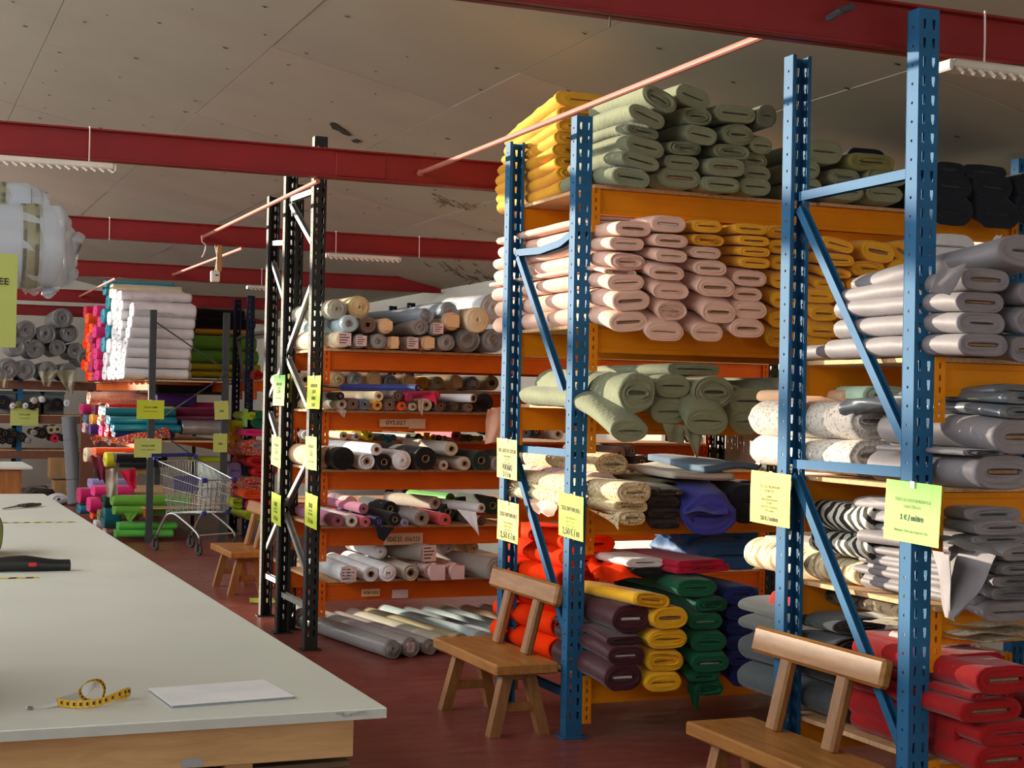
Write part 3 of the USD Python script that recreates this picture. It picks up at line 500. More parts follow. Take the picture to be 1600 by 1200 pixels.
t.part('apron', box(((TX0+TX1-.06)/2, 12.05, TZ-0.075), (TX1-TX0-.08, 0.03, 0.10), .002), 'pine')
for y in (3.74, 6.5, 9.3, 11.95):
    for x in (TX0+.10, TX1-.34): t.part('leg', box((x, y, (TZ-.125)/2), (.07, .07, TZ-.125), .004), 'pine')
t.part('lower_shelf', box(((TX0+TX1)/2-.03, 7.9, 0.30), (TX1-TX0-.22, 8.3, .02)), 'pine')
t.part('worn_patch', box((0.70, 3.6435, TZ-0.112), (0.05, 0.002, 0.02)), 'paper_edge')
def stripe_tape(y, x0, x1, lab):
    q = Thing('edge_tape', lab, 'tape', ((x0+x1)/2, y, TZ)); n = int((x1-x0)/0.06)
    q.part('strip', box(((x0+x1)/2, y, TZ+0.0006), (x1-x0, 0.05, 0.0012)), 'tape_yellow')
    for i in range(n):
        a = x0+(i+0.1)*(x1-x0)/n; P = Polygon([(a, y-.025), (a+.03, y-.025), (a+.042, y+.025), (a+.012, y+.025)]); q.part('stripe', extrude(P, 0.0004, (0, 0, TZ+0.0012), (1, 0, 0), (0, 1, 0), (0, 0, 1)), 'tape_black')
stripe_tape(9.386, 0.35, 1.09, 'black and yellow striped tape over the farther joint of the table'); stripe_tape(6.56, 0.22, 0.62, 'black and yellow striped tape at the nearer joint of the table')
bs = ['top', 'second', 'third', 'fourth', 'bottom']
for i in range(5): # boards stored below
    z = 0.690-i*0.022; q = Thing('board', f'dark board stored flat under the table front, {bs[i]} of its stack', 'board', (.6, 4.4, z)); q.part('panel', box((0.60-.012*((i*3) % 4), 4.42+.015*i, z), (1.02, 1.40, 0.016), .002), 'board_dark')
for y in (3.98, 4.85): t.part('bearer', box((0.55, y, 0.449), (0.55, 0.06, 0.276), .003), 'pine')
# tape measure: a ribbon of printed tape
def ribbon(P, width, wdir, th):
    P = np.asarray(P, float); wd = np.asarray(wdir, float); wd = wd/np.linalg.norm(wd, axis=-1, keepdims=True); T = np.gradient(P, axis=0); N = np.cross(T, wd); N /= np.linalg.norm(N, axis=1, keepdims=True)
    A, B = P+wd*width/2+N*th/2, P-wd*width/2+N*th/2; C, D = P-wd*width/2-N*th/2, P+wd*width/2-N*th/2; n = len(P); v = np.vstack([A, B, C, D]); f = []
    for i in range(n-1):
        for a, b in ((0, 1), (1, 2), (2, 3), (3, 0)): f += [[a*n+i, b*n+i, b*n+i+1], [a*n+i, b*n+i+1, a*n+i+1]]
    return (v, np.array(f))
TMO = at(140, 1102, Z=TZ); q = Thing('tape_measure', 'yellow tailor tape measure curled in loops near the table front edge', 'tape measure', TMO)
o = TMO; pth = smooth_path([o+[-.075, .0, .012], o+[-.04, -.03, .010], o+[.0, -.035, .011], o+[.04, -.02, .016], o+[.085, .01, .026], o+[.10, .03, .022], o+[.09, .05, .010], o+[.06, .05, .006]], 8)
wd = np.tile([0.05, 0.25, 1.0], (len(pth), 1)); q.part('tape_yellow_side', ribbon(pth, 0.018, wd, 0.0012), 'tape_measure_yellow')
lp = smooth_path([o+[.03, .0, .012], o+[.034, .0, .04], o+[.02, .005, .058], o+[-.005, .012, .054], o+[-.022, .015, .035], o+[-.012, .012, .014], o+[.02, .0, .006]], 8)
q.part('tape_loop', ribbon(lp, 0.02, np.tile([0.45, 0.9, 0.15], (len(lp), 1)), 0.0012), 'tape_measure_yellow')
lp2 = smooth_path([o+[-.075, .0, .012], o+[-.05, .03, .012], o+[-.01, .05, .02], o+[.012, .03, .045], o+[.02, .0, .05]], 8); q.part('tape_white_side', ribbon(lp2, 0.018, np.tile([-.3, .3, 1.0], (len(lp2), 1)), 0.0012), 'tape_measure_white', label='white reverse side of the tape')
ee = smooth_path([o+[-.135, -.01, .003], o+[-.10, -.004, .004], o+[-.075, .0, .008]], 5); q.part('tape_end', ribbon(ee, 0.018, np.tile([-.1, 1.0, .25], (len(ee), 1)), 0.0012), 'tape_measure_white'); q.part('metal_tip', box(o+[-.140, -.011, .004], (.014, .019, .004), .001), 'metal_tip')
mk = []
for P, wdv, k0 in ((pth, np.array([0.05, 0.25, 1.0]), 2), (lp, np.array([.45, .9, .15]), 2)):
    T = np.gradient(P, axis=0); wdv = wdv/np.linalg.norm(wdv)
    for i in range(k0, len(P)-2, 3):
        n_ = np.cross(T[i], wdv); n_ /= np.linalg.norm(n_); tt = T[i]/np.linalg.norm(T[i])
        for s in (1, -1): mk.append(extrude(sbox(-.0028, -.004, .0028, .004), .0003, P[i]+n_*s*.0007, tt, wdv, n_*s)); mk.append(extrude(sbox(.0045, -.008, .0052, .008), .0003, P[i]+n_*s*.0007, tt, wdv, n_*s))
q.part('scale_print', join(*mk), 'ink', kind='stuff')
# paper pad
P = [at(*p, Z=TZ) for p in ((232, 1080), (268, 1107), (460, 1092), (412, 1066))]; c = sum(P)/4; q = Thing('paper_pad', 'flat pad of white paper lying on the table front', 'paper pad', c); pl = Polygon([(p-c)[:2] for p in P])
q.part('sheets', extrude(pl.buffer(-.003), 0.005, c, (1, 0, 0), (0, 1, 0), (0, 0, 1)), 'paper_edge'); q.part('top_sheet', extrude(pl, 0.0015, c+[0, 0, .006], (1, 0, 0), (0, 1, 0), (0, 0, 1)), 'paper_white'); q.part('bottom_card', extrude(pl.buffer(.001), 0.001, c, (1, 0, 0), (0, 1, 0), (0, 0, 1)), 'paper_edge')
# cutter, scissors, bag
a, b = at(0, 886, Z=TZ+.02), at(118, 884, Z=TZ+.02); u = (b-a)/np.linalg.norm(b-a); a = a-u*.03; b = b-u*.02
q = Thing('cutter', 'black cordless cutter with a red button on the table', 'cutter', (a+b)/2); pth = [a, a+(b-a)*.12, a+(b-a)*.4, a+(b-a)*.7, a+(b-a)*.95, b]
q.part('handle', tube(smooth_path(np.array(pth)+np.array([[0, 0, .006], [0, 0, .012], [0, 0, .014], [0, 0, .006], [0, 0, .004], [0, 0, .004]]), 4), np.interp(np.linspace(0, 1, 21), [0, .12, .4, .7, .95, 1], [.022, .03, .034, .024, .024, .012]), 12), 'knife_black', 40)
mid = a+(b-a)*.50; q.part('red_button', box(mid+[0, -.034, .012], (.034, .008, .018), .003), 'knife_red'); q.part('guard', tube([a+[0, 0, .0], a+(b-a)*.06+[0, -.02, .0]], .018, 10), 'metal_tip')
a, b = at(5, 795, Z=TZ+.008), at(58, 789, Z=TZ+.008); q = Thing('scissors', 'dark fabric scissors lying on the farthest tabletop', 'scissors', (a+b)/2); m = a+(b-a)*.52
q.part('blade', obox(a, m+[0, 0, .012], .012, .006), 'scissor_steel'); q.part('blade', obox(a+[.01, .03, 0], m+[0, 0, .004], .012, .006), 'scissor_steel')
th = np.linspace(0, 2*np.pi, 18); n_ = np.array([-(b-m)[1], (b-m)[0], 0]); n_ /= np.linalg.norm(n_)
for s in (-1, 1): cc = (m+b)/2+n_*s*.022; q.part('handle', tube(np.array([cc+(b-m)*.5*math.cos(x)+n_*.02*math.sin(x)+[0, 0, .006] for x in th]), .008, 8), 'knife_black', 40)
q.part('pivot', tube([m+[0, 0, 0], m+[0, 0, .02]], .008, 8), 'metal_tip')
bg = at(-8, 868, Z=TZ); t2 = Thing('olive_bag', 'olive green knitted bag at the left edge of the table', 'bag', bg); mesh, *_ = form(bg+[-.05, -.06, .10], (0, 1, 0), .16, .19, .30, 3.0, na=24, ns=10, amp=.05, seed=9, core=(.08, .1), jit=.004, wr=5); t2.part('body', mesh, 'olive_bag', True); t2.part('rim', tube([bg+[-.1+.0, -.02, .19], bg+[-.05, 0, .2], bg+[.0, .05, .195], bg+[-.02, .15, .195]], .008, 8), 'olive_bag')
# brown cabinet table behind the long table
q = Thing('side_table', 'small wooden side table with pale top beyond the cutting table', 'table', (1.1, 17, 0)); q.part('tabletop', box((0.98, 17.3, .835), (1.0, 1.3, .03), .004), 'table_white'); q.part('side_panel', box((1.36, 17.3, .41), (.03, 1.2, .82), .003), 'cabinet_wood'); q.part('front_panel', box((1.18, 16.71, .41), (.36, .03, .82), .003), 'cabinet_wood'); q.part('side_panel', box((.55, 17.3, .41), (.03, 1.2, .82), .003), 'cabinet_wood'); q.part('shelf', box((.95, 17.3, .3), (.8, 1.15, .02)), 'cabinet_wood')

# ---------------------------------------------------------------- shopping cart
def cart():
    O = np.array([2.70, 16.15, 0.0]); a = np.array([.50, -.866, 0]); a /= np.linalg.norm(a); b = np.array([.866, .50, 0]); b /= np.linalg.norm(b)
    P = lambda u, v, z: O+a*u+b*v+Zv*z           # u: rear -> front, v: near side -> far side
    t = Thing('shopping_cart', 'chrome wire shopping cart with blue handle bar in the aisle', 'shopping cart', P(.4, .27, 0))
    top = {'rn': P(-.02, .0, .93), 'rf': P(-.02, .52, .93), 'fn': P(.62, .06, .76), 'ff': P(.62, .46, .76)}; bot = {'rn': P(.06, .06, .40), 'rf': P(.06, .46, .40), 'fn': P(.58, .10, .42), 'ff': P(.58, .42, .42)}
    L = lambda p, q, k: p*(1-k)+q*k
    def panel(name, A, B, C, D, n, m, rw=.0022, rh=.004):
        ms = [tube([L(A, B, k), L(D, C, k)], rw, 5) for k in np.linspace(0, 1, n)]+[tube([L(A, D, k), L(B, C, k)], rh, 6) for k in np.linspace(0, 1, m)]
        t.part(name, join(*ms), 'chrome', 40)
    panel('near_side', top['rn'], top['fn'], bot['fn'], bot['rn'], 26, 5); panel('far_side', top['rf'], top['ff'], bot['ff'], bot['rf'], 26, 5); panel('front_grid', top['fn'], top['ff'], bot['ff'], bot['fn'], 16, 5); panel('rear_gate', top['rn'], top['rf'], bot['rf'], bot['rn'], 14, 5); panel('basket_floor', bot['rn'], bot['fn'], bot['ff'], bot['rf'], 12, 8)
    t.part('top_rim', tube(np.array([top['rn'], top['fn'], top['ff'], top['rf'], top['rn']]), .008, 8), 'chrome', 40)
    h0, h1 = P(-.10, -.04, .99), P(-.10, .54, .99)
    hb = t.part('handle_bar', tube([h0, h1], .019, 12), 'cart_blue', 40)
    for v in (-.01, .53): t.part('handle_bracket', join(tube([P(-.10, v, .99), top['rn' if v < .2 else 'rf']], .012, 8), box(P(-.06, v, .965), (.04, .04, .05), .006)), 'cart_blue')
    t.part('child_seat', box(P(.10, .26, .70), (.015, .30, .14), .004) if False else sheet(P(.1, .10, .78), P(.1, .42, .78), P(.12, .42, .62), P(.12, .10, .62), 5, 5, .002, 1, .008), 'cart_blue')
    for v, e in ((.05, 'fn'), (.47, 'ff')):
        t.part('bumper', box(top[e]+a*.01, (.06, .06, .05), .012), 'cart_blue'); t.part('bumper', box(bot[e]+a*.01, (.05, .05, .05), .012), 'cart_blue')
    for v, k in ((.02, 'n'), (.50, 'f')):
        t.part('frame_tube', tube(smooth_path([P(-.04, v, .17), P(.0, v, .24), P(.10, v, .37), P(.22, v, .395), P(.38, v, .33), P(.56, v, .235), P(.62, v, .17)], 5), .013, 10), 'chrome', 40)
        t.part('support_post', tube([P(.10, v, .38), P(.06, v+(.04 if v < .2 else -.04), .42)], .011, 8), 'chrome')
        for u in (-.05, .63):
            w = t.part('caster_fork', join(tube([P(u, v, .18), P(u-.01, v, .13)], .016, 8), box(P(u-.02, v-.025, .09), (.012, .03, .10), .003), box(P(u-.02, v+.025, .09), (.012, .03, .10), .003)), 'rubber'); c = P(u-.025, v, .055)
            t.part('wheel', tube([c-b*.016, c-b*.012, c+b*.012, c+b*.016], [.048, .055, .055, .048], 20), 'rubber', 40, under=w)
    t.part('cross_bar', tube([P(.12, .02, .385), P(.12, .50, .385)], .011, 8), 'chrome'); t.part('cross_bar', tube([P(.60, .02, .2), P(.60, .50, .2)], .009, 8), 'chrome')
cart()

# ---------------------------------------------------------------- price signs
def sign(label, px, py, mat_, rows, X=None, Y=None, w=0.297, h=0.21, skew=0.0, seed=0, tape=True):
    """printed paper; X: on an aisle-facing plane (normal -X), Y: facing the viewer's side (normal -Y)"""
    c = at(px, py, X=X, Y=Y); U = np.array([0, -1.0, 0]) if X is not None else np.array([1.0, 0, 0]); N = np.array([-1.0, 0, 0]) if X is not None else np.array([0, -1.0, 0])
    V = Zv; U, V = U*math.cos(skew)+V*math.sin(skew), V*math.cos(skew)-U*math.sin(skew)
    t = Thing('price_sign', label, 'sign', c, 'price signs on the racks'); r = np.random.default_rng(seed); ph = r.uniform(0, 6)
    u, v = np.meshgrid(np.linspace(-w/2, w/2, 9), np.linspace(-h/2, h/2, 5), indexing='ij'); bend = lambda a, b: 0.004*np.sin(a*9+ph)+0.003*np.sin(b*12+ph)+.006
    t.part('paper', _grid(c+u[..., None]*U+v[..., None]*V+bend(u, v)[..., None]*N, N*.0006), mat_)
    ms, soft = [], []
    for (txt, y, hh, bold, wmax) in rows:
        m = meshkit.text_mesh(txt, hh, 0.0005, bold); vv = np.array(m.vertices); wd = vv[:, 0].max(); sc = min(1.0, wmax*w/wd); x = (vv[:, 0]-wd/2)*sc; yy = vv[:, 1]*max(sc, 0.75)+y*h
        pos = c+x[:, None]*U+yy[:, None]*V+(bend(x, yy)+0.0012+vv[:, 2])[:, None]*N; f = np.array(m.faces)
        if np.dot(np.cross(U, V), N) < 0: f = f[:, ::-1]
        (ms if bold else soft).append((pos, f))
    for m in ms: t.part('lettering', m, 'ink')
    if soft: t.part('small_print', join(*soft), 'ink_soft')
    if tape: t.part('sticky_tape', extrude(sbox(-.012, -.012, .012, .012), .0006, c+V*h*.46+N*.008, U, V, N), 'plastic_milky')
def _grid(P, off):
    nu, nv = P.shape[:2]; N = nu*nv; v = np.vstack([P.reshape(-1, 3), (P-off).reshape(-1, 3)]); f = []
    for i in range(nu-1):
        for j in range(nv-1):
            a, b, c, d = i*nv+j, (i+1)*nv+j, (i+1)*nv+j+1, i*nv+j+1; f += [[a, b, c], [a, c, d], [a+N, c+N, b+N], [a+N, d+N, c+N]]
    return (v, np.array(f))
imp = [('TISSU IMPERMEABLE', .12, .026, True, .82), ('Toutes utilisations', -.06, .011, False, .6), ('Poids 150 g/m²', -.15, .011, False, .5), ('Laize 150 cm', -.24, .011, False, .5), ('1,50 € / m', -.42, .034, True, .7)]
sign('light green price sign on the front right blue upright, 1 € per metre', 1427, 801, 'sign_green', [('TOILE DE COTON NON FEU', .17, .012, False, .64), ('Laize 150 cm', .07, .010, False, .3), ('1 € / mètre', -.13, .024, True, .42), ('Minimum 100m par coupe de 10m', -.33, .009, False, .6)], X=R1X-.004, skew=-.03, seed=1)
sign('pale yellow price sign on the rear upright of the nearest blue rack', 1206, 779, 'sign_yellow', [('TOILE COTON IMPRIMEE', .20, .011, False, .55), ('AU METRE', .12, .010, False, .3), ('Qualité', .02, .008, False, .2), ('Toile coton imprimée', -.04, .009, False, .42), ('150 g/m²', -.10, .008, False, .2), ('Laize 150 cm environ', -.18, .009, False, .42), ('100 % coton', -.25, .008, False, .3), ('10 € / mètre', -.42, .020, True, .44)], X=R1X-.004, skew=-.02, seed=2)
sign('yellow green sign reading 1,50 € per metre on the front middle blue upright', 894, 807, 'sign_bright', imp, X=R2X-.004, skew=-.03, seed=3)
sign('yellow sign reading PROMO on the rear upright of the middle blue rack', 793, 717, 'sign_yellow', [('DBL GAZE DE COTON', .16, .024, True, .86), ('Toutes utilisations', .04, .010, False, .5), ('Laize 150', -.04, .010, False, .4), ('100 % coton', -.12, .010, False, .4), ('PROMO', -.28, .030, True, .6), ('3 € / m', -.45, .026, True, .5)], X=R2X-.004, skew=-.02, seed=4)
sign('yellow sign reading 1,50 € on the rear middle blue upright, below PROMO sign', 794, 815, 'sign_yellow', imp, X=R2X-.004, skew=-.02, seed=5)
b1 = [('DOUBLURE', .16, .018, True, .6), ('Laize 150', .05, .011, False, .5), ('1,50 €', -.08, .02, True, .5), ('Toutes couleurs', -.28, .014, False, .6)]; b2 = [('DOUBLURE', .16, .019, True, .6), ('1,50 €', -.02, .019, True, .45), ('SIMILI', -.22, .019, True, .6), ('1,50 €', -.42, .019, True, .5)]; b3 = [('SKAI', .1, .026, True, .6), ('Laize 140', -.02, .014, False, .5), ('Tous coloris', -.12, .014, False, .5), ('3 € / m', -.36, .026, True, .5)]
sign('pale lime sign on the rear black upright, topmost of its three', 437, 610, 'sign_green', b1, X=R3X-.004, seed=6); sign('bright yellow sign on the front black upright, topmost of its three', 491, 613, 'sign_bright', b2, X=R3X-.004, seed=7); sign('narrow pale sign between the two black uprights, behind the brace', 454, 606, 'sign_yellow', [('1,50 €', -.1, .03, True, .5)], X=2.612, w=.16, h=.20, seed=8)
sign('lime sign on the rear black upright, middle of its three', 432, 705, 'sign_lime', b1, X=R3X-.004, skew=-.06, seed=9); sign('lime sign on the front black upright, middle of its three', 487, 708, 'sign_lime', b1, X=R3X-.004, skew=.0, seed=10); sign('lime sign on the rear black upright, lowest of its three', 433, 795, 'sign_bright', b3, X=R3X-.004, skew=-.04, seed=11); sign('lime sign on the front black upright, lowest of its three', 488, 798, 'sign_bright', b3, X=R3X-.004, skew=-.04, seed=12)
far = [('TULLE LAME', .08, .02, True, .5), ('Toutes utilisations', -.12, .014, False, .6)]
sign('yellow sign on the grey rack post, upper of two, above the cart', 235, 640, 'sign_bright', far, Y=17.14, seed=13); sign('yellow green sign on the grey rack post, lower, just above the cart', 231, 700, 'sign_dull', far, Y=17.14, seed=14); sign('pale sign on the second grey post right of the cart, upper', 346, 641, 'sign_dull', [('SATIN', -.1, .03, True, .3)], Y=17.14, w=.16, skew=.06, seed=15); sign('pale sign on the second grey post right of the cart, lower', 344, 692, 'sign_dull', [('SATIN', -.1, .03, True, .3)], Y=17.14, w=.16, seed=16)
sign('bright pale sign on the rear navy upright beside the pale brace', 354, 651, 'sign_green', [('TULLE', .1, .03, True, .4)], X=3.925, skew=-.03, seed=17); sign('bright pale sign on the front navy upright right of the cart', 384, 653, 'sign_green', [('LAME', .1, .03, True, .4)], X=3.925, w=.25, seed=18); sign('olive yellow sign on the back rack beam at far left', 38, 651, 'sign_dull', far, Y=24.95, w=.42, h=.28, seed=19)
sign('large yellow green sign at the left edge of the photo', -84, 466, 'sign_dull', [('GAZE DE COTON IMPRIMEE', .17, .014, True, .90)], Y=3.62, seed=20)
for lab, px, py, w, h, txt, y, z0 in (('printed location label on the orange beam at second shelf of black rack', 618, 661, .22, .05, 'GYI.027', 9.55, 0), ('wide printed location label on orange beam at fourth shelf of black rack', 630, 842, .27, .075, 'GDAI 10 . 604/110', 9.55, 0), ('small printed location label on orange beam at lowest shelf of black rack', 579, 926, .125, .048, 'VOR 021', 9.55, 0)):
    sign(lab, px, py, 'label_cream' if 'small' in lab else 'label_paper', [(txt, -.2, h*.5, True, .85)], Y=y, w=w, h=h, tape=False)
q = Thing('blank_label', 'blank pale label right of the second shelf location label', 'label', at(650, 662, Y=9.55)); q.part('paper', box(at(652, 662, Y=9.553), (.115, .002, .065)), 'label_paper'); q = Thing('blank_label', 'blank pale label right of the lowest shelf location label', 'label', at(625, 929, Y=9.55)); q.part('paper', box(at(625, 928, Y=9.553), (.11, .002, .055)), 'label_pink')
# ---------------------------------------------------------------- fabrics on the racks
MID, NEAR, BLK, BLK2 = 'middle blue rack', 'nearest blue rack', 'nearer black rack', 'farther black rack'
AX = np.array([0, 1.0, 0])
def meas(cx, cy, w, h, ye):
    c = at(cx, cy, Y=ye); W = at(cx+w/2, cy, Y=ye)[0]-at(cx-w/2, cy, Y=ye)[0]; H = at(cx, cy-h/2, Y=ye)[2]-at(cx, cy+h/2, Y=ye)[2]
    return c, W, H
def stack(ye, zs, items, L, colname, where, group=None, cap=0.12, sl=0.0, wk=0.97, nmax=None):
    """a column of bolts, listed from the bottom up: (cx, cy, w, h, material, colour words, core, options)"""
    ms = [meas(*it[:4], ye) for it in items]; Hs = np.array([m[2] for m in ms])
    top = ms[-1][0][2]+Hs[-1]/2
    if zs is None: zs = ms[0][0][2]-Hs[0]/2
    k = (top-zs)/Hs.sum(); k = min(max(k, 0.6), 1.25); z = zs; n = len(items)
    for i, ((c, W, H), it) in enumerate(zip(ms, items)):
        o = dict(it[7]) if len(it) > 7 else {}; h = H*k; zc = z+h/2; dr = min(max(zc-c[2], -0.03), cap); z += h
        a = np.array([o.pop('dx', 0.0), 1.0, -sl*i/max(n-1, 1)+o.pop('dz', 0.0)]); a /= np.linalg.norm(a)
        y = ye+o.pop('dy', 0.0)+0.02*math.sin(i*7.3+c[0]*11)
        nth = 'topmost' if i == n-1 else ('lowest' if i == 0 else ORD[i+1]+' from bottom')
        bolt(f'{it[5]} bolt, {nth}, {colname}, {where}', it[4], (c[0], y, zc), a, W*wk, h*0.99, o.pop('L', L), it[6], group or f'{it[5]} bolts on the {where}', droop=dr, **o)
def one(label, ye, cx, cy, w, h, m, core='b', L=1.0, a=(0, 1, 0), zb=None, group=None, **o):
    c, W, H = meas(cx, cy, w, h, ye); dr = 0.0
    if zb is not None and c[2]-H/2 < zb: dr = min(zb-(c[2]-H/2), 0.14); c = c+Zv*dr
    return bolt(label, m, c, np.asarray(a, float)/np.linalg.norm(a), W*.97, H*.99, L, core, group, droop=dr, **o)

# middle rack, top shelf: sage bolts in columns, mustard stack behind the first column
W1 = f'top shelf of {MID}'; T = math.radians
S, SD = 'sage', 'sage green'
def tag_ext(w=0.03, h=0.028, col='paper_white', fx=0.35, fy=0.25):
    def f(t, fr, U, V): t.part('paper_tag', extrude(sbox(-w/2, -h/2, w/2, h/2), 0.001, fr+AX*.03-U*fx*.28+V*fy*.1-U*.02, -AX*-1, V, -U), col)
    return f
stack(6.52, 2.666, [(984, 279, 62, 36, S, SD, 't', dict(tilt=T(-4))), (1000, 252, 64, 30, S, SD, 't', dict(tilt=T(-10))), (1011, 229, 62, 38, S, SD, 't', dict(tilt=T(-8))), (1007, 205, 54, 20, S, SD, 'm', dict(tilt=T(-8))), (1011, 182, 60, 34, S, SD, 't', dict(tilt=T(-18))), (1028, 156, 58, 40, S, SD, 'm', dict(tilt=T(-22)))], .62, 'first sage column', W1)
stack(6.54, 2.666, [(1066, 277, 68, 38, S, SD, 'b', {}), (1068, 254, 56, 28, S, SD, 't', {}), (1070, 232, 50, 24, S, SD, 'm', {}), (1094, 212, 52, 34, S, SD, 't', dict(tilt=T(-6))), (1090, 182, 48, 32, S, SD, 'm', {}), (1086, 151, 57, 38, S, SD, 't', dict(tilt=T(-14)))], .95, 'second sage column', W1)
stack(6.54, 2.666, [(1126, 289, 60, 28, S, SD, 't', {}), (1132, 262, 62, 34, S, SD, 'b', {}), (1144, 237, 58, 26, S, SD, 'm', {}), (1157, 210, 52, 42, S, SD, 'm', dict(ex=2.0)), (1152, 177, 66, 32, S, SD, 't', {})], .95, 'third sage column', W1)
stack(6.56, 2.666, [(1180, 292, 50, 26, S, SD, 't', {}), (1186, 271, 44, 24, S, SD, 't', {}), (1182, 250, 42, 24, S, SD, 'm', {}), (1190, 228, 36, 24, S, SD, 't', {}), (1196, 182, 30, 34, 'sage_dark', 'dark sage', 'n', {})], .95, 'fourth sage column', W1)
stack(6.6, 2.666, [(1262, 292, 46, 30, S, SD, 't', {}), (1258, 265, 44, 32, S, SD, 't', {}), (1290, 237, 58, 40, S, SD, 't', {})], .9, 'fifth sage column', W1)
stack(6.6, 2.666, [(1322, 300, 54, 26, S, SD, 't', {}), (1322, 276, 50, 24, S, SD, 'm', {})], .9, 'low middle sage column', W1)
stack(6.6, 2.666, [(1385, 302, 60, 28, S, SD, 't', {}), (1385, 277, 66, 28, S, SD, 'm', {}), (1362, 254, 74, 30, 'olive', 'pale olive', 'm', {}), ], .9, 'last sage column', W1)
stack(7.0, 2.9, [(1352, 236, 62, 22, 'navy_black', 'black', 'n', {})], .7, 'lying behind the pale olive one', W1)
for i, (cx, cy, w, h) in enumerate(((1488, 330, 70, 46), (1560, 335, 70, 46), (1488, 290, 66, 40), (1552, 292, 64, 40), (1610, 330, 50, 44), (1484, 264, 50, 22), (1540, 268, 70, 20), (1612, 290, 50, 40))):
    one(f'near-black fabric bolt, {ORD[i+1]} in the dark heap, {W1}', 6.5, cx, cy, w, h, 'navy_black', 'n', .9, zb=2.666, amp=.035)
stack(7.2, 2.666, [(905, 294+0, 76, 24, 'mustard', 'mustard yellow', 'm', dict(L=.85)), (905, 272, 74, 22, 'mustard', 'mustard yellow', 'm', dict(L=.85)), (904, 254, 74, 22, 'mustard', 'mustard yellow', 'm', dict(L=.83)), (902, 235, 74, 22, 'mustard', 'mustard yellow', 'm', dict(L=.82)), (903, 217, 76, 22, 'mustard', 'mustard yellow', 'm', dict(L=.78)), (904, 199, 76, 20, 'mustard', 'mustard yellow', 'm', dict(L=.75)), (906, 180, 78, 22, 'mustard', 'mustard yellow', 'm', dict(L=.74)), (910, 157, 84, 28, 'mustard', 'mustard yellow', 'n', dict(L=.74, amp=.05))], .74, 'mustard stack', W1, sl=.16)

# middle rack, second shelf: pink and yellow
W2 = f'second shelf of {MID}'; K, KD, Y_, YD = 'pale_pink', 'pale pink', 'mustard', 'yellow'
stack(6.50, 1.997, [(980, 504, 62, 37, K, KD, 'b', dict(tilt=T(5))), (984, 471, 62, 37, K, KD, 'b', dict(tilt=T(6))), (979, 442, 60, 31, K, KD, 't', dict(tilt=T(5))), (972, 425, 52, 10, K, KD, 'm', {}), (984, 409, 57, 30, K, KD, 'm', {}), (980, 381, 56, 25, K, KD, 'w', {}), (987, 358, 57, 29, K, KD, 'b', {})], 1.5, 'first pink column', W2, cap=.07)
stack(6.46, 1.997, [(1039, 519, 62, 36, K, KD, 't', {}), (1052, 486, 50, 37, K, KD, 'm', {}), (1050, 455, 60, 31, K, KD, 'n', {}), (1042, 427, 58, 27, K, KD, 'b', {}), (1046, 401, 52, 24, K, KD, 'w', {}), (1046, 377, 54, 25, K, KD, 'b', {}), (1045, 350, 56, 32, K, KD, 'w', {})], 1.2, 'second pink column', W2)
stack(6.46, 1.997, [(1107, 520, 52, 36, K, KD, 't', {}), (1121, 489, 56, 43, K, KD, 'b', {}), (1116, 450, 62, 38, K, KD, 'b', {}), (1109, 420, 54, 28, K, KD, 'b', {}), (1104, 395, 50, 23, K, KD, 'w', {}), (1109, 375, 52, 23, Y_, YD, 'm', {}), (1107, 353, 48, 25, Y_, YD, 't', {})], 1.2, 'third column', W2)
stack(6.46, 1.997, [(1165, 514, 54, 36, K, KD, 'b', {}), (1172, 485, 56, 33, K, KD, 't', {}), (1171, 460, 48, 24, K, KD, 'b', {}), (1175, 435, 56, 30, K, KD, 'b', {}), (1180, 411, 50, 21, Y_, YD, 't', {}), (1177, 394, 50, 18, Y_, YD, 't', {}), (1175, 377, 50, 19, Y_, YD, 'b', {}), (1172, 358, 52, 20, Y_, YD, 't', {})], 1.2, 'fourth column', W2)
stack(6.52, 1.997, [(1225, 530, 52, 30, Y_, YD, 'm', {}), (1228, 500, 52, 30, Y_, YD, 't', {}), (1228, 470, 52, 30, Y_, YD, 't', {}), (1226, 440, 52, 28, Y_, YD, 't', {}), (1226, 412, 50, 26, Y_, YD, 't', {}), (1226, 386, 50, 26, Y_, YD, 't', {}), (1224, 362, 50, 24, Y_, YD, 'm', {})], 1.0, 'fifth column', W2)
stack(6.50, 1.997, [(1277, 541, 56, 30, Y_, YD, 't', {}), (1283, 519, 52, 24, Y_, YD, 'b', {}), (1287, 491, 46, 32, Y_, YD, 'b', {}), (1282, 463, 56, 30, Y_, YD, 'n', {}), (1300, 445, 50, 22, Y_, YD, 't', {}), (1306, 428, 48, 20, Y_, YD, 'm', {}), (1307, 407, 52, 26, Y_, YD, 't', {}), (1307, 383, 52, 28, Y_, YD, 't', dict(tilt=T(-10)))], 1.0, 'sixth column all yellow', W2)
stack(6.52, 1.997, [(1345, 520, 56, 44, Y_, YD, 'n', {}), (1347, 482, 54, 36, Y_, YD, 'm', {}), (1350, 446, 50, 28, Y_, YD, 't', {}), (1356, 420, 54, 28, Y_, YD, 'm', {}), (1370, 394, 54, 38, Y_, YD, 'b', dict(tilt=T(-6)))], 1.0, 'seventh column all yellow', W2)
stack(6.54, 1.997, [(1402, 500, 50, 50, Y_, YD, 'n', {}), (1403, 456, 46, 40, Y_, YD, 't', {}), (1405, 422, 40, 28, Y_, YD, 't', dict(tilt=T(-20))), (1410, 394, 34, 32, Y_, YD, 'b', dict(tilt=T(-25)))], 1.0, 'eighth column all yellow', W2)
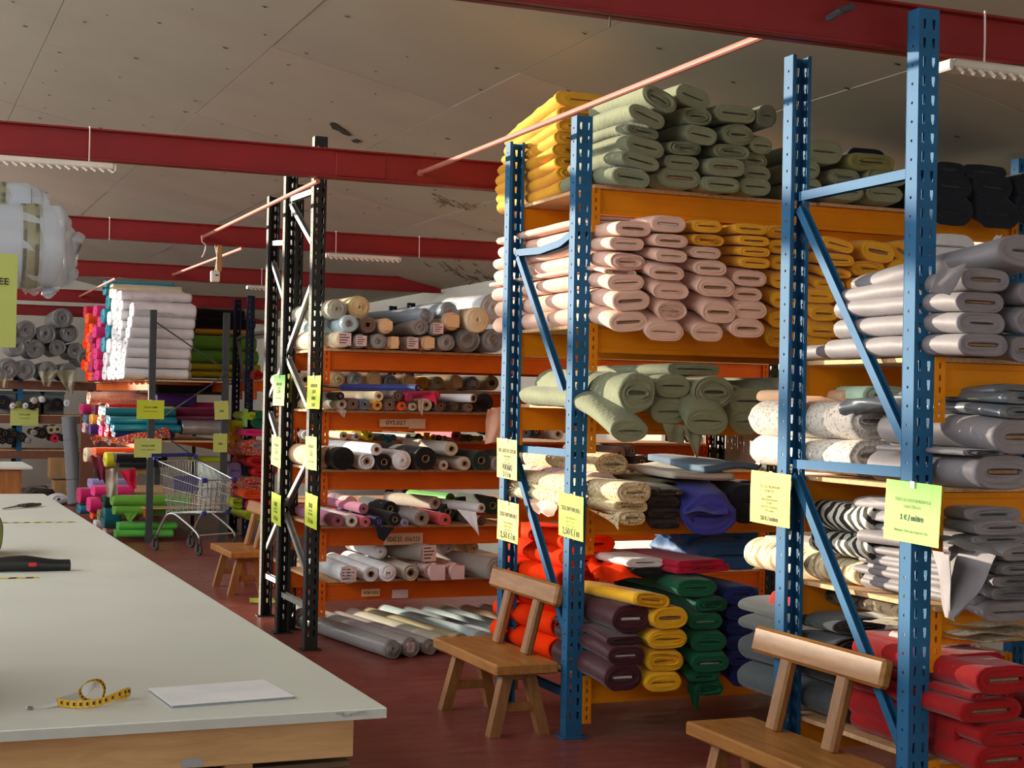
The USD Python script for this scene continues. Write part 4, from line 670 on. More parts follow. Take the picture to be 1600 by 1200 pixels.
stack(6.52, 1.997, [(1480, 500, 80, 60, 'stone', 'pale stone', 'n', {}), (1484, 440, 80, 46, 'black_cloth', 'black', 'n', {}), (1490, 385, 80, 36, 'white_cloth', 'off-white', 't', {})], .9, 'rightmost column', W2)
one(f'crumpled pale pink bolt atop the pink stack, {W2}', 6.72, 960, 345, 90, 12, K, 'm', 1.2, amp=.05)

# middle rack, third shelf: large sage rolls
W3 = f'third shelf of {MID}'
def big(label, cx, cy, w, h, L=1.1, dx=0.0, ye=6.45, core='t', **o): return one(label, ye, cx, cy, w, h, 'sage', core, L, (dx, 1, o.pop('dz', 0.0)), zb=o.pop('zb', 1.60), group='sage rolls on the third shelf', **o)
big(f'big round sage roll at the upper left of {W3}', 996, 614, 58, 62, 1.05, .02, 6.40, 'm', ex=2.1, zb=None, amp=.05, wr=5, dz=.03)
big(f'sage bolt drooping forward below the big round roll, {W3}', 984, 674, 60, 34, 1.1, .0, 6.30, 't', ex=2.2, amp=.05, wr=5, dz=.02, dlen=.62)
big(f'sage bolt, second in the upper row, {W3}', 1052, 603, 56, 36, 1.1, zb=None); big(f'sage roll with messy spiral end, upper row, {W3}', 1116, 613, 64, 52, 1.1, ye=6.42, core='m', ex=2.1, zb=None); big(f'sage bolt, last in the upper row, {W3}', 1170, 627, 62, 40, 1.1, zb=None)
big(f'sage bolt, second in the lower row, {W3}', 1046, 644, 58, 38, 1.1); big(f'sage bolt, third in the lower row, widest, {W3}', 1105, 659, 70, 44, 1.1, ye=6.38); big(f'sage bolt, last in the lower row, {W3}', 1168, 660, 58, 40, 1.1); big(f'sage bolt behind the rear upright of the near rack, {W3}', 1225, 650, 50, 46, 1.0)
big(f'dark sage bolt wedged under the beam, {W3}', 1085, 577, 84, 18, 1.0, ye=6.6, zb=None); big(f'sage bolt seen through the near frame, left one, {W3}', 1245, 615, 60, 50, 1.0, ye=6.55, zb=None); big(f'sage bolt seen through the near frame, right one, {W3}', 1310, 635, 62, 44, 1.0, ye=6.55, zb=None)
def drape(label, cat, m, cs, amp=.008, seed=0, nu=10, nv=10, waves=1.5, name='hanging_cloth', thick=.003):
    c = sum(np.asarray(x) for x in cs)/4; t = Thing(name, label, cat, c); t.part('cloth', sheet(*cs, nu, nv, amp, seed, thick, waves), m, True); return t
A_ = lambda x, y, Y=None, X=None: at(x, y, X=X, Y=Y)
drape(f'pointed corner of sage cloth hanging below the {W3}', 'cloth', 'sage', [A_(1066, 664, 6.40), A_(1100, 664, 6.40), A_(1091, 716, 6.42), A_(1086, 714, 6.42)], .006, 1); drape(f'short sage flap hanging beside the pointed corner, {W3}', 'cloth', 'sage', [A_(1036, 662, 6.42), A_(1070, 664, 6.42), A_(1068, 694, 6.44), A_(1044, 690, 6.44)], .006, 2)

# middle rack, fourth shelf: prints, brown, violet blue, loose sheets
W4 = f'fourth shelf of {MID}'
one(f'cream leopard bolt with a brown lined end, upper, {W4}', 6.42, 992, 770, 56, 34, 'leopard', 'm', 1.2, (-.05, 1, 0)); one(f'cream leopard bolt under the upper leopard one, {W4}', 6.46, 985, 792, 58, 18, 'leopard', 'm', 1.2, (-.05, 1, 0)); one(f'flat leopard bolt, lowest of three, {W4}', 6.44, 988, 810, 46, 22, 'leopard', 'm', 1.1, (-.08, 1, 0), zb=1.10)
drape(f'pointed leopard corner hanging over the beam, {W4}', 'cloth', 'leopard', [A_(918, 795, 6.55), A_(966, 808, 6.45), A_(967, 829, 6.44), A_(955, 815, 6.47)], .004, 3)
stack(6.46, 1.11, [(1040, 822, 50, 16, 'dark_brown', 'dark brown', 'm', {}), (1042, 804, 54, 18, 'dark_brown', 'dark brown', 'm', {}), (1040, 786, 52, 18, 'dark_brown', 'dark brown', 'm', {}), (1042, 769, 50, 16, 'brown_floral', 'brown print', 'm', {})], 1.0, 'brown pile', W4)
bolt(f'crumpled violet blue fabric bundle, {W4}', 'violet_blue', at(1108, 790, Y=6.40), (.25, 1, .05), .26, .17, .8, 'n', amp=.09, wr=5, droop=.05); drape(f'violet blue cloth folded over the shelf edge, {W4}', 'cloth', 'violet_blue', [A_(1064, 770, 6.62), A_(1122, 760, 6.62), A_(1138, 806, 6.34), A_(1070, 800, 6.36)], .012, 4)
one(f'dark navy bolt under the violet bundle, {W4}', 6.42, 1108, 812, 60, 18, 'navy_cloth', 't', .9, zb=1.10); drape(f'dark pointed cloth hanging under the violet bundle, {W4}', 'cloth', 'navy_black', [A_(1092, 814, 6.42), A_(1116, 812, 6.42), A_(1108, 836, 6.43), A_(1100, 834, 6.43)], .004, 5)
bolt(f'wide black fabric bundle right of the violet one, {W4}', 'navy_black', at(1176, 786, Y=6.50), AX, .26, .18, .8, 'n', amp=.06); one(f'low black bolt beyond the violet bundle, {W4}', 6.5, 1225, 800, 50, 40, 'black_cloth', 'n', .8, zb=1.10)
def flat(label, m, p, y0, y1, th, name='plastic_sheet', cat='sheet', sd=0):
    a, b = at(p[0], p[1], Y=y0), at(p[2], p[1], Y=y0); q = Thing(name, label, cat, (a+b)/2); z = a[2]
    q.part('sheet', sheet([a[0], y0, z], [b[0], y0+.01, z], [b[0]+.02, y1, z+.02], [a[0]+.03, y1, z+.02], 14, 12, .007, sd, th, .8), m, True)
flat(f'pale sheet pile on top of the dark bundles, {W4}', 'stone', (1052, 744, 1150), 6.5, 7.2, .03, sd=11); flat(f'teal grey sheet on the pale pile, {W4}', 'steel_blue', (1100, 730, 1186), 6.55, 7.2, .03, sd=21); flat(f'yellowish sheet between leopard and brown piles, {W4}', 'olive', (1010, 756, 1075), 6.7, 7.3, .012, sd=31)
bolt(f'pale pink rolled cloth at the aisle end, {W4}', 'pink_floral', (3.30, 6.85, 1.20), (0.03, 1, 0), .2, .13, 1.0, 'm', amp=.06); bolt(f'leopard roll at the aisle end above the pink one, {W4}', 'leopard', (3.36, 6.85, 1.31), (0, 1, 0), .18, .10, .95, 'm', amp=.05)
drape(f'pink cloth hanging over the aisle end, {W4}', 'cloth', 'pale_pink', [A_(822, 765, X=3.16), A_(872, 790, X=3.16), A_(858, 808, X=3.10), A_(834, 798, X=3.10)], .01, 6)

# middle rack, bottom shelf: neon orange, maroon, yellow, green, navy
W5 = f'bottom shelf of {MID}'
stack(6.42, .30, [(972, 1058, 62, 46, 'maroon', 'maroon', 'w', {}), (976, 1024, 60, 32, 'maroon', 'maroon', 'w', {}), (975, 1001, 56, 14, 'maroon', 'maroon', 'n', {}), (990, 968, 62, 48, 'maroon', 'maroon', 'w', {})], .62, 'maroon stack', W5)
stack(6.40, .30, [(1037, 1067, 60, 31, 'yellow_cloth', 'bright yellow', 't', {}), (1042, 1035, 62, 33, 'yellow_cloth', 'bright yellow', 'm', {}), (1046, 1000, 64, 31, 'yellow_cloth', 'bright yellow', 't', {}), (1047, 966, 58, 36, 'yellow_cloth', 'bright yellow', 'b', {}), (1018, 938, 66, 24, 'yellow_cloth', 'bright yellow', 'm', dict(dx=-.15, tilt=T(-8), L=.5))], .9, 'yellow stack', W5)
stack(6.44, .30, [(1109, 1077, 46, 26, 'green_cloth', 'deep green', 'm', {}), (1098, 1058, 52, 16, 'green_cloth', 'deep green', 'n', {}), (1107, 1036, 62, 33, 'green_cloth', 'deep green', 'w', {}), (1107, 1004, 58, 32, 'green_cloth', 'deep green', 't', {}), (1105, 972, 56, 28, 'green_cloth', 'deep green', 'w', {}), (1115, 946, 52, 26, 'green_cloth', 'deep green', 'm', {}), (1092, 920, 66, 32, 'green_cloth', 'deep green', 'n', dict(amp=.05))], .9, 'green stack', W5)
drape(f'dark green flap hanging under the green stack, {W5}', 'cloth', 'green_cloth', [A_(1070, 1068, 6.46), A_(1094, 1072, 6.46), A_(1092, 1112, 6.48), A_(1082, 1100, 6.48)], .006, 7)
stack(6.50, .30, [(1160, 1058, 46, 32, 'navy_cloth', 'royal navy', 'n', {}), (1160, 1030, 48, 24, 'navy_cloth', 'royal navy', 'n', {}), (1160, 1006, 48, 24, 'navy_cloth', 'royal navy', 't', {}), (1160, 982, 46, 24, 'navy_cloth', 'royal navy', 't', {}), (1158, 958, 46, 24, 'navy_cloth', 'royal navy', 't', {}), (1156, 930, 56, 32, 'navy_cloth', 'royal navy', 'n', {})], .9, 'navy stack', W5)
bolt(f'crumpled blue cloth on top behind the green stack, {W5}', 'blue_cloth', at(1140, 868, Y=6.75), (.1, 1, 0), .34, .14, .6, 'n', amp=.10, wr=5); bolt(f'darker blue cloth above the crumpled one, {W5}', 'blue_cloth', at(1130, 840, Y=6.9), (.1, 1, 0), .40, .08, .5, 'n', amp=.08, wr=5)
stack(6.55, None, [(1100, 889, 100, 12, 'crimson', 'crimson', 'n', dict(dx=-.2)), (1094, 879, 88, 10, 'crimson', 'crimson', 'n', dict(dx=-.2))], .6, 'pair on green stack', W5)
stack(6.6, None, [(1012, 893, 50, 12, 'black_cloth', 'black', 'n', {}), (1012, 880, 60, 14, 'white_cloth', 'white', 'n', dict(amp=.05))], .6, 'loose pair behind the yellow stack', W5)
for i, (z, h, L, yb, x) in enumerate(((.36, .12, .74, 7.12, 3.27), (.48, .12, .76, 7.10, 3.27), (.60, .12, .78, 7.08, 3.28), (.715, .11, .76, 7.06, 3.28), (.82, .10, .9, 6.98, 3.29), (.905, .08, .9, 6.95, 3.31))):
    bolt(f'neon orange bolt, {"topmost" if i == 5 else ORD[i+1]+" from bottom"}, stack behind maroon bolts, {W5}', 'neon_orange', (x, yb, z), AX+np.array([.02*i-.04, 0, 0]), .24, h, L, 'm', 'neon orange bolts', amp=.04, wr=4)
drape(f'neon orange cloth spread over the maroon and yellow stacks, {W5}', 'cloth', 'neon_orange', [A_(916, 876, 6.95), A_(950, 868, 7.0), A_(1004, 900, 6.50), A_(930, 908, 6.52)], .012, 8, 12, 12)

# nearest rack: greys, satins, prints, reds
N1 = f'top shelf of {NEAR}'; G, GD = 'grey_cotton', 'silvery grey'
GL = .90
stack(4.18, 1.795, [(1538, 539, 78, 36, G, GD, 'b', dict(L=.80)), (1540, 505, 76, 36, G, GD, 'n', dict(L=.74)), (1538, 472, 76, 33, G, GD, 'b', dict(L=.73)), (1541, 437, 76, 36, G, GD, 'b', dict(L=.72, dz=-.04))], GL, 'first grey column', N1, wk=.99, cap=.05)
stack(4.18, 1.795, [(1615, 548, 66, 46, G, GD, 'b', {}), (1617, 502, 66, 46, G, GD, 'n', {}), (1617, 460, 64, 40, G, GD, 'b', {})], GL, 'second grey column', N1, cap=.05)
c, W, H = meas(1606, 402, 110, 46, 4.14); bolt(f'silvery grey roll lying slanted on top of the columns, {N1}', G, c+Zv*.02, (-.04, 1, -.10), W*.9, H*1.15, .8, 'n', ex=2.2)
drape(f'grey cloth end hanging in front, with raw fringe, {N1}', 'cloth', G, [A_(1466, 420, 4.24), A_(1512, 414, 4.15), A_(1484, 460, 4.12), A_(1452, 455, 4.16)], .004, 9, 10, 10, 1.0)
q = Thing('paper_strip', f'white paper strip lying on the slanted grey roll, {N1}', 'paper', at(1555, 384, Y=4.4)); q.part('paper', sheet(at(1542, 392, Y=4.40)+Zv*.01, at(1550, 393, Y=4.36)+Zv*.01, at(1566, 372, Y=4.5)+Zv*.01, at(1557, 372, Y=4.5)+Zv*.01, 4, 6, .002, 3, .001), 'paper_white')
bolt(f'flat grey cloth under the back of the first column, {N1}', G, (3.56, 4.5, 1.83), (-.03, 1, 0), .22, .06, .80, 'n', ex=3)
N2 = f'second shelf of {NEAR}'
stack(4.16, 1.338, [(1575, 738, 92, 66, G, GD, 'b', dict(L=.62)), (1545, 708, 70, 12, G, GD, 'm', dict(L=.5, jit=.02)), (1596, 683, 96, 66, G, GD, 'b', dict(L=.66)), (1600, 644, 86, 24, 'grey_satin', 'grey satin', 'n', dict(L=.62, amp=.06, wr=5)), (1606, 622, 74, 22, 'grey_satin', 'grey satin', 'n', dict(L=.6, amp=.06, wr=5))], .65, 'tall grey pile', N2, cap=.04)
bolt(f'dark satin cloth heaped on the tall grey pile, {N2}', 'grey_satin', at(1590, 612, Y=4.3), (-.3, 1, -.1), .26, .05, .7, 'n', amp=.12, wr=5)
bolt(f'cream flecked print bolt at the aisle end, upper, {N2}', 'fleck_print', (3.50, 4.88, 1.56), (-.02, 1, 0), .22, .14, .72, 'm', amp=.04, wr=4); bolt(f'cream flecked print bolt at the aisle end, lower, {N2}', 'fleck_print', (3.50, 4.88, 1.425), (0, 1, 0), .22, .12, .73, 'm', amp=.04); bolt(f'peach cloth lying behind the upper flecked bolt, {N2}', 'peach', (3.60, 5.1, 1.655), (-.05, 1, 0), .2, .05, .6, 'n', amp=.05); bolt(f'mint printed cloth between the flecked and satin bolts, {N2}', 'mint', (3.60, 4.95, 1.66), (.1, 1, 0), .2, .07, .5, 'n', amp=.05); bolt(f'flecked print bolt sticking out over the rear beam, {N2}', 'fleck_print', (3.64, 5.06, 1.37), (0, 1, 0), .2, .06, .5, 'm')
N3 = f'third shelf of {NEAR}'
bolt(f'black and cream zebra bolt, upper one, {N3}', 'zebra', (3.52, 4.80, 1.185), (0, 1, 0), .22, .11, .42, 'n', amp=.03); bolt(f'black and cream zebra bolt, lower one, {N3}', 'zebra', (3.53, 4.80, 1.08), (0, 1, 0), .22, .09, .40, 'n', amp=.03)
for i in range(8):
    bolt(f'grey folded cloth, {ORD[i+1]+" from bottom" if i < 7 else "topmost"}, left folded pile, {N3}', G, (3.56+.006*(i % 3), 4.22+.03*((i*2) % 3), .955+i*.042), (.0, 1, 0), .24, .041 if i < 6 else .05, .66, 'n', 'grey folded cloths', ex=3.0, amp=.02 if i < 6 else .06, jit=.004)
bolt(f'cream striped roll at the aisle end, left, {N3}', 'cream_stripe', (3.50, 5.08, .985), (0, 1, 0), .18, .13, .6, 'm', ex=2.1); bolt(f'cream striped roll at the aisle end, right, {N3}', 'cream_stripe', (3.52, 4.90, .975), (.05, 1, 0), .16, .10, .5, 'm', ex=2.1); bolt(f'pale flat cloth on top of the striped rolls, {N3}', 'stone', (3.56, 5.0, 1.055), (0, 1, 0), .2, .02, .6, 'n')
stack(4.16, .928, [(1585, 958, 86, 34, G, GD, 't', dict(amp=.05)), (1590, 928, 84, 22, G, GD, 'm', {}), (1590, 908, 84, 20, G, GD, 'm', {}), (1590, 889, 80, 18, G, GD, 'm', {}), (1594, 864, 74, 26, G, GD, 'n', dict(dx=-.15))], .7, 'right folded pile', N3, cap=.05)
drape(f'grey cloth triangle hanging to a point, left fold, {N3}', 'cloth', G, [A_(1458, 860, 4.32), A_(1487, 868, 4.10), A_(1481, 966, 4.12), A_(1476, 962, 4.16)], .006, 10, 12, 12, 1.0); drape(f'grey cloth triangle hanging to a point, right fold, {N3}', 'cloth', G, [A_(1486, 852, 4.32), A_(1556, 868, 4.04), A_(1491, 968, 4.08), A_(1479, 966, 4.12)], .010, 11, 12, 12, 1.0)
drape(f'grey cloth lying on top above the hanging triangles, {N3}', 'cloth', G, [A_(1462, 826, 4.5), A_(1600, 832, 4.5), A_(1566, 868, 4.12), A_(1480, 852, 4.16)], .006, 12)
N4 = f'bottom shelf of {NEAR}'; zb = .39
stack(4.16, zb, [(1574, 1190, 94, 50, 'red_cloth', 'bright red', 'b', {}), (1580, 1148, 94, 40, 'red_cloth', 'bright red', 'n', dict(amp=.04)), (1552, 1112, 100, 38, 'red_cloth', 'bright red', 'b', {}), (1550, 1086, 70, 14, 'red_cloth', 'bright red', 'm', {}), (1566, 1061, 92, 48, 'red_cloth', 'bright red', 'b', {})], .72, 'first red column', N4, cap=.04)
stack(4.18, zb, [(1660, 1180, 90, 60, 'red_cloth', 'bright red', 'b', {}), (1660, 1120, 90, 60, 'red_cloth', 'bright red', 'n', {})], .72, 'second red column', N4)
bolt(f'rounded red bolt at the aisle end, lower, {N4}', 'red_cloth', (3.54, 4.30, .50), (-.02, 1, 0), .22, .15, .62, 'n', amp=.05); bolt(f'rounded red bolt at the aisle end, middle, {N4}', 'red_cloth', (3.53, 4.32, .64), (0, 1, 0), .22, .12, .58, 'n', amp=.05); bolt(f'flat red bolt at the aisle end, upper, {N4}', 'red_cloth', (3.55, 4.32, .735), (0, 1, 0), .22, .06, .58, 'n', amp=.04)
for i, (z, h) in enumerate(((.46, .13), (.585, .12), (.69, .07), (.765, .07))):
    bolt(f'slate grey bolt, {ORD[i+1]} from bottom, rear aisle end, {N4}', 'slate', (3.52, 4.98, z), (0, 1, 0), .24, h, .72, 'm', 'slate bolts', ex=2.2)
for i in range(3):
    drape(f'oat sheet on the slate bolts, {ORD[i+1]} from bottom, {N4}', 'cloth', 'oat', [np.array([3.44+.01*i, 4.30, .815+.024*i]), np.array([3.75, 4.25, .815+.024*i]), np.array([3.75, 4.85-.08*i, .82+.02*i]), np.array([3.44+.02*i, 4.85-.1*i, .81+.02*i])], .004, 20+i)
bolt(f'brown flowered bolt under the beam at the back, {N4}', 'brown_floral', (3.62, 4.5, .86), (0, 1, 0), .26, .06, .7, 'n'); bolt(f'pink flowered cloth under the beam at the front, {N4}', 'pink_floral', at(1500, 1010, Y=4.46), (.0, 1, 0), .18, .035, .3, 'n', amp=.05); bolt(f'small red bundle peeking out behind the rear upright, {N4}', 'red_cloth', (3.5, 5.22, .80), (0, 1, 0), .12, .09, .3, 'm', amp=.05)
stack(6.6, 1.11, [(1268, 796, 46, 24, 'acid_yellow', 'acid yellow', 'n', {})], .7, 'left one of three', W4); stack(6.6, 1.11, [(1324, 798, 52, 26, 'acid_yellow', 'acid yellow', 'n', {})], .7, 'middle one of three', W4); stack(6.6, 1.11, [(1378, 800, 48, 28, 'olive', 'olive green', 'n', {})], .7, 'right one of three', W4)

# ---------------------------------------------------------------- rolls on the black racks
def rolls(rows, where, ye, zs, L, rowname, snap=True, dflt=()):
    """left to right: (cx, cy, diameter px, material, colour words, options)"""
    for i, it in enumerate(rows):
        cx, cy, d, m, cw = it[:5]; o = dict(it[5]) if len(it) > 5 else {}
        y = ye+o.pop('dy', 0)+.015*math.sin(cx); c = at(cx, cy, Y=y); D = (at(cx, cy-d/2, Y=y)[2]-at(cx, cy+d/2, Y=y)[2])*.97
        if snap: c[2] = zs+D/2+.002
        elif c[2]-D/2 < zs: c[2] = zs+D/2+.002
        a = np.array([o.pop('dx', 0), 1.0, o.pop('dz', 0)]); nth = 'leftmost' if i == 0 else ('rightmost' if i == len(rows)-1 else ORD[i+1]+' from left')
        if 'fl' in o:
            p = o.pop('fl'); o['flap'] = sheet(*[at(q[0], q[1], Y=y+(q[2] if len(q) > 2 else 0)) for q in p], 8, 8, .004, int(cx), .003)
        roll(f'{cw} roll, {nth}, {rowname}, {where}', m, c, a, D, o.pop('L', L), o.pop('core', True), f'rolls on the {where}', **o)
B1 = f'top shelf of {BLK}'; PC, PG, PY = 'plastic_clear', 'plastic_grey', 'plastic_yellow'
lab = lambda w=.07, c='label_pink': (w, w*.95, c, True)
rolls([(537, 534, 27, 'cream', 'cream labelled', dict(core=False, sticker=lab(.085))), (563, 537, 23, 'grey_roll', 'pink labelled', dict(core=False, sticker=lab())), (590, 539, 24, 'grey_roll', 'plastic wrapped', dict(wrap=PC)), (615, 540, 21, 'peach', 'peach square-ended', dict(core=False, sticker=(.05, .075, 'label_cream', False))), (643, 540, 22, 'grey_roll', 'white labelled', dict(core=False, sticker=lab(.075))), (669, 541, 24, 'peach', 'peach octagonal', dict(core=False, sticker=(.07, .07, 'label_cream', False))), (696, 538, 26, 'dusty_brown', 'brown plastic-wrapped', dict(wrap=PC)), (730, 531, 38, 'dark_brown', 'large dark brown', dict(wrap=PC)), (771, 533, 38, 'dark_brown', 'large dark brown wrinkled', dict(wrap=PC))], B1, 9.40, 1.933, .93, 'bottom row')
rolls([(545, 511, 28, 'pale_blue', 'bluish wrapped', dict(wrap=PC)), (575, 513, 27, 'dusty_brown', 'dusky brown', {}), (603, 514, 25, 'peach', 'peach blunt-ended', dict(core=False, sticker=(.07, .06, 'label_cream', False))), (655, 517, 25, 'dusty_brown', 'dusky wrapped', dict(wrap=PC)), (683, 516, 22, 'grey_roll', 'white tagged', dict(core=False, sticker=lab())), (706, 502, 30, 'peach', 'peach hexagonal', dict(core=False, sticker=(.085, .08, 'label_cream', False))), (746, 500, 42, 'cream', 'biggest cream', dict(core=False))], B1, 9.38, 2.03, .93, 'second row', snap=False)
rolls([(525, 483, 32, 'greenish_beige', 'greenish beige', dict(core=False, wrap=PC)), (561, 480, 37, 'beige', 'bright beige', dict(core=False)), (664, 493, 24, 'steel_blue', 'pale blue wrapped', dict(wrap=PC, dx=-.25)), (701, 487, 32, 'steel_blue', 'dark wrapped', dict(wrap=PC))], B1, 9.44, 2.1, .9, 'uppermost row', snap=False)
roll(f'thick white wrapped roll lying behind the biggest cream one, {B1}', 'white_cloth', at(768, 482, Y=9.75), (-.1, 1, 0), .20, .62, False, None, 'plastic_milky'); roll(f'pale blue roll showing at the aisle end, {B1}', 'pale_blue', (2.68, 9.62, 2.09), (0, 1, 0), .12, .74, True, None, PC); roll(f'cream roll at the aisle end behind the upright, {B1}', 'cream', (2.66, 9.66, 2.0), (0, 1, 0), .13, .72, False)
rolls([(477, 590, 22, 'cream', 'cream', {}), (528, 592, 25, 'beige', 'beige crumpled', dict(core=False)), (555, 593, 25, 'grey_roll', 'grey wrapped', dict(wrap=PC, core=False)), (585, 591, 27, 'beige', 'beige hexagonal', dict(core=False, sticker=(.07, .08, 'label_cream', False))), (610, 592, 22, 'steel_blue', 'silvery wrapped', dict(wrap=PC)), (639, 594, 23, 'beige', 'beige boxed', dict(core=False, sticker=(.075, .06, 'label_cream', False))), (662, 595, 20, 'amber', 'ochre', dict(core=False)), (684, 597, 21, 'greenish_beige', 'greenish grey', dict(core=False)), (713, 597, 24, 'beige', 'beige diamond-tagged', dict(core=False, sticker=(.07, .07, 'label_cream', False))), (738, 595, 22, 'steel_blue', 'grey white-tagged', dict(core=False, wrap=PC, sticker=(.045, .04, 'label_pink', False))), (769, 597, 24, 'greenish_beige', 'wide greenish', {})], f'top shelf of {BLK2}', 10.30, 1.69, .84, 'only row')
B2 = f'second shelf of {BLK}'; hp = 'pink_roll'
rolls([(534, 635, 17, 'stone', 'greyish tan', dict(fl=[(526, 640), (541, 640), (538, 652), (534, 650)])), (552, 631, 19, 'dusty_brown', 'mauve brown', {}), (570, 635, 18, 'steel_blue', 'blue grey', {}), (590, 637, 16, 'amber', 'orange rimmed', dict(tube_mat='cardboard')), (609, 634, 19, 'dusty_brown', 'purplish brown', {}), (628, 637, 15, 'orange_cloth', 'orange', {}), (645, 640, 13, 'stone', 'small grey', {}), (666, 635, 20, 'stone', 'grey loose-ended', dict(fl=[(652, 624), (662, 626), (660, 650, -.02), (654, 640, -.02)])), (689, 636, 18, 'brown_cloth', 'dark taupe', {}), (711, 641, 15, 'brown_cloth', 'taupe white-flecked', {}), (733, 641, 14, 'dusty_brown', 'brown', {}), (757, 634, 31, 'black_cloth', 'big black', dict(core=False))], B2, 9.40, 1.54, .93, 'bottom row')
rolls([(532, 620, 13, 'black_cloth', 'black', {}), (592, 619, 16, 'cream', 'long cream', dict(dx=-.06)), (622, 620, 17, 'brown_cloth', 'grey brown', {}), (640, 621, 13, 'magenta', 'magenta', {}), (653, 606, 11, 'navy_cloth', 'long navy', dict(dx=-.3)), (683, 617, 12, 'crimson', 'crimson flapped', dict(fl=[(652, 622, .2), (680, 611), (682, 634, -.03), (676, 626)])), (740, 630, 14, 'white_cloth', 'long white slanted', dict(dx=-.22, dy=-.10, core=True, cr=.045))], B2, 9.36, 1.6, .9, 'upper row', snap=False)
bolt(f'pile of loose cream cloth at the aisle end, {B2}', 'cream', (2.72, 9.72, 1.58), AX, .14, .09, .6, 'n', amp=.10, wr=5)
drape(f'pink cloth hanging at the right end of the {B2}', 'cloth', 'pale_pink', [A_(760, 640, 9.36), A_(792, 634, 9.36), A_(786, 688, 9.33), A_(758, 694, 9.33)], .012, 13)
rolls([(481, 676, 16, 'white_cloth', 'white', {}), (537, 678, 14, 'cream', 'cream', {}), (557, 679, 12, 'white_cloth', 'small white', {}), (578, 678, 14, 'acid_yellow', 'lime yellow', dict(fl=[(562, 672), (576, 672), (574, 688, -.02), (568, 680)])), (598, 681, 11, 'teal', 'teal', dict(fl=[(600, 682), (612, 682), (612, 696, -.02), (604, 696, -.02)])), (615, 681, 10, 'blue_cloth', 'dark teal', {}), (638, 682, 11, 'white_cloth', 'pale grey', dict(dx=-.2)), (654, 680, 12, 'dark_green', 'dark green', {}), (677, 682, 11, 'mustard', 'mustard flapped', dict(fl=[(662, 676), (672, 676), (670, 693, -.02), (664, 693, -.02)])), (686, 682, 10, 'black_cloth', 'black', {}), (695, 682, 9, 'stone', 'small stone', {}), (713, 678, 18, 'pink_roll', 'rose pink', {}), (734, 682, 11, 'slate', 'slate', {}), (751, 680, 10, 'olive', 'olive', {})], f'second shelf of {BLK2}', 10.32, 1.322, .82, 'only row')
B3 = f'third shelf of {BLK}'
rolls([(537, 733, 37, 'black_cloth', 'charcoal', dict(core=False, wrap=None)), (573, 737, 28, 'white_cloth', 'white papery', dict(cr=.035, jit=.01)), (600, 735, 26, 'black_cloth', 'short black', {}), (628, 730, 32, 'white_cloth', 'pinkish white', dict(core=False)), (665, 729, 38, 'black_cloth', 'largest black', {}), (693, 740, 16, 'stone', 'small stone', {}), (726, 737, 22, 'stone', 'grey ringed', {}), (752, 732, 32, 'dark_green', 'dark green', {}), (776, 738, 22, 'grey_roll', 'clear wrapped', dict(wrap=PC))], B3, 9.40, 1.157, .93, 'bottom row')
rolls([(588, 716, 20, 'white_cloth', 'white cored', dict(dx=-.08)), (705, 723, 23, 'stone', 'grey cored', {})], B3, 9.40, 1.25, .9, 'upper row', snap=False); roll(f'tan roll at the aisle end behind the front upright, {B3}', 'peach', (2.66, 9.62, 1.23), (0, 1, 0), .14, .7, False)
B4 = f'fourth shelf of {BLK}'
rolls([(528, 818, 21, 'mauve', 'mauve', {}), (549.5, 817, 20, 'white_cloth', 'white', {}), (571, 819, 17, 'pink_roll', 'dusty rose', {}), (592, 820, 16, 'navy_cloth', 'navy', {}), (617, 816, 22, 'navy_black', 'midnight blue', dict(fl=[(586, 822), (616, 824), (600, 846, -.03), (592, 842, -.03)])), (633, 819, 12, 'lilac', 'pale lilac', {}), (659, 814, 26, 'grey_roll', 'plain grey', {}), (696, 817, 20, 'coral', 'coral', {}), (752, 812, 15, 'brown_cloth', 'dull brown', {})], B4, 9.40, .796, .93, 'bottom row')
rolls([(568, 801, 17, 'mauve', 'magenta mauve', {}), (752, 804, 16, 'white_cloth', 'white flapped', dict(dx=-.22, fl=[(714, 796, .1), (744, 800), (749, 838, -.05), (742, 828, -.04)]))], B4, 9.38, .88, .92, 'upper row', snap=False)
roll(f'green wrapped roll glinting at the back, {B4}', 'bright_green', at(704, 780, Y=10.2), (-.3, 1, 0), .085, .5, True); roll(f'long grey roll lying high at the back, {B4}', 'stone', at(680, 786, Y=9.75), (-.25, 1, 0), .09, .6, True); roll(f'dark green roll behind the white flapped one, {B4}', 'dark_green', at(770, 790, Y=9.7), (0, 1, 0), .12, .6, True); roll(f'dark roll at the back in the middle, {B4}', 'navy_black', at(610, 795, Y=9.72), (0, 1, 0), .10, .6, True); roll(f'patterned wrapped bundle at the back, {B4}', 'pink_floral', at(548, 786, Y=9.75), (0, 1, 0), .09, .55, True); roll(f'olive roll behind the coral one, {B4}', 'dark_green', at(700, 800, Y=9.72), (0, 1, 0), .11, .6, True)
B5 = f'lowest shelf of {BLK}'
rolls([(543, 899, 29, 'white_cloth', 'white labelled', dict(core=False, sticker=lab(.10), wrap=PC)), (579.5, 901, 26, 'white_cloth', 'white open-cored', {}), (606.5, 898, 29, 'white_cloth', 'pinkish plugged', dict(core=False)), (642, 901, 27, 'stone', 'pale hollow', dict(cr=.05, jit=.01)), (682, 901, 28, 'pink_floral', 'pink paper-ended', dict(core=False, sticker=(.10, .10, 'label_pink', False))), (713.5, 898, 27, 'pink_floral', 'notched pink', dict(core=False, sticker=(.09, .09, 'label_pink', False))), (775, 895, 38, 'grey_roll', 'thick grey slanted', dict(core=False, dx=-.25, dy=-.1))], B5, 9.38, .444, .93, 'bottom row')
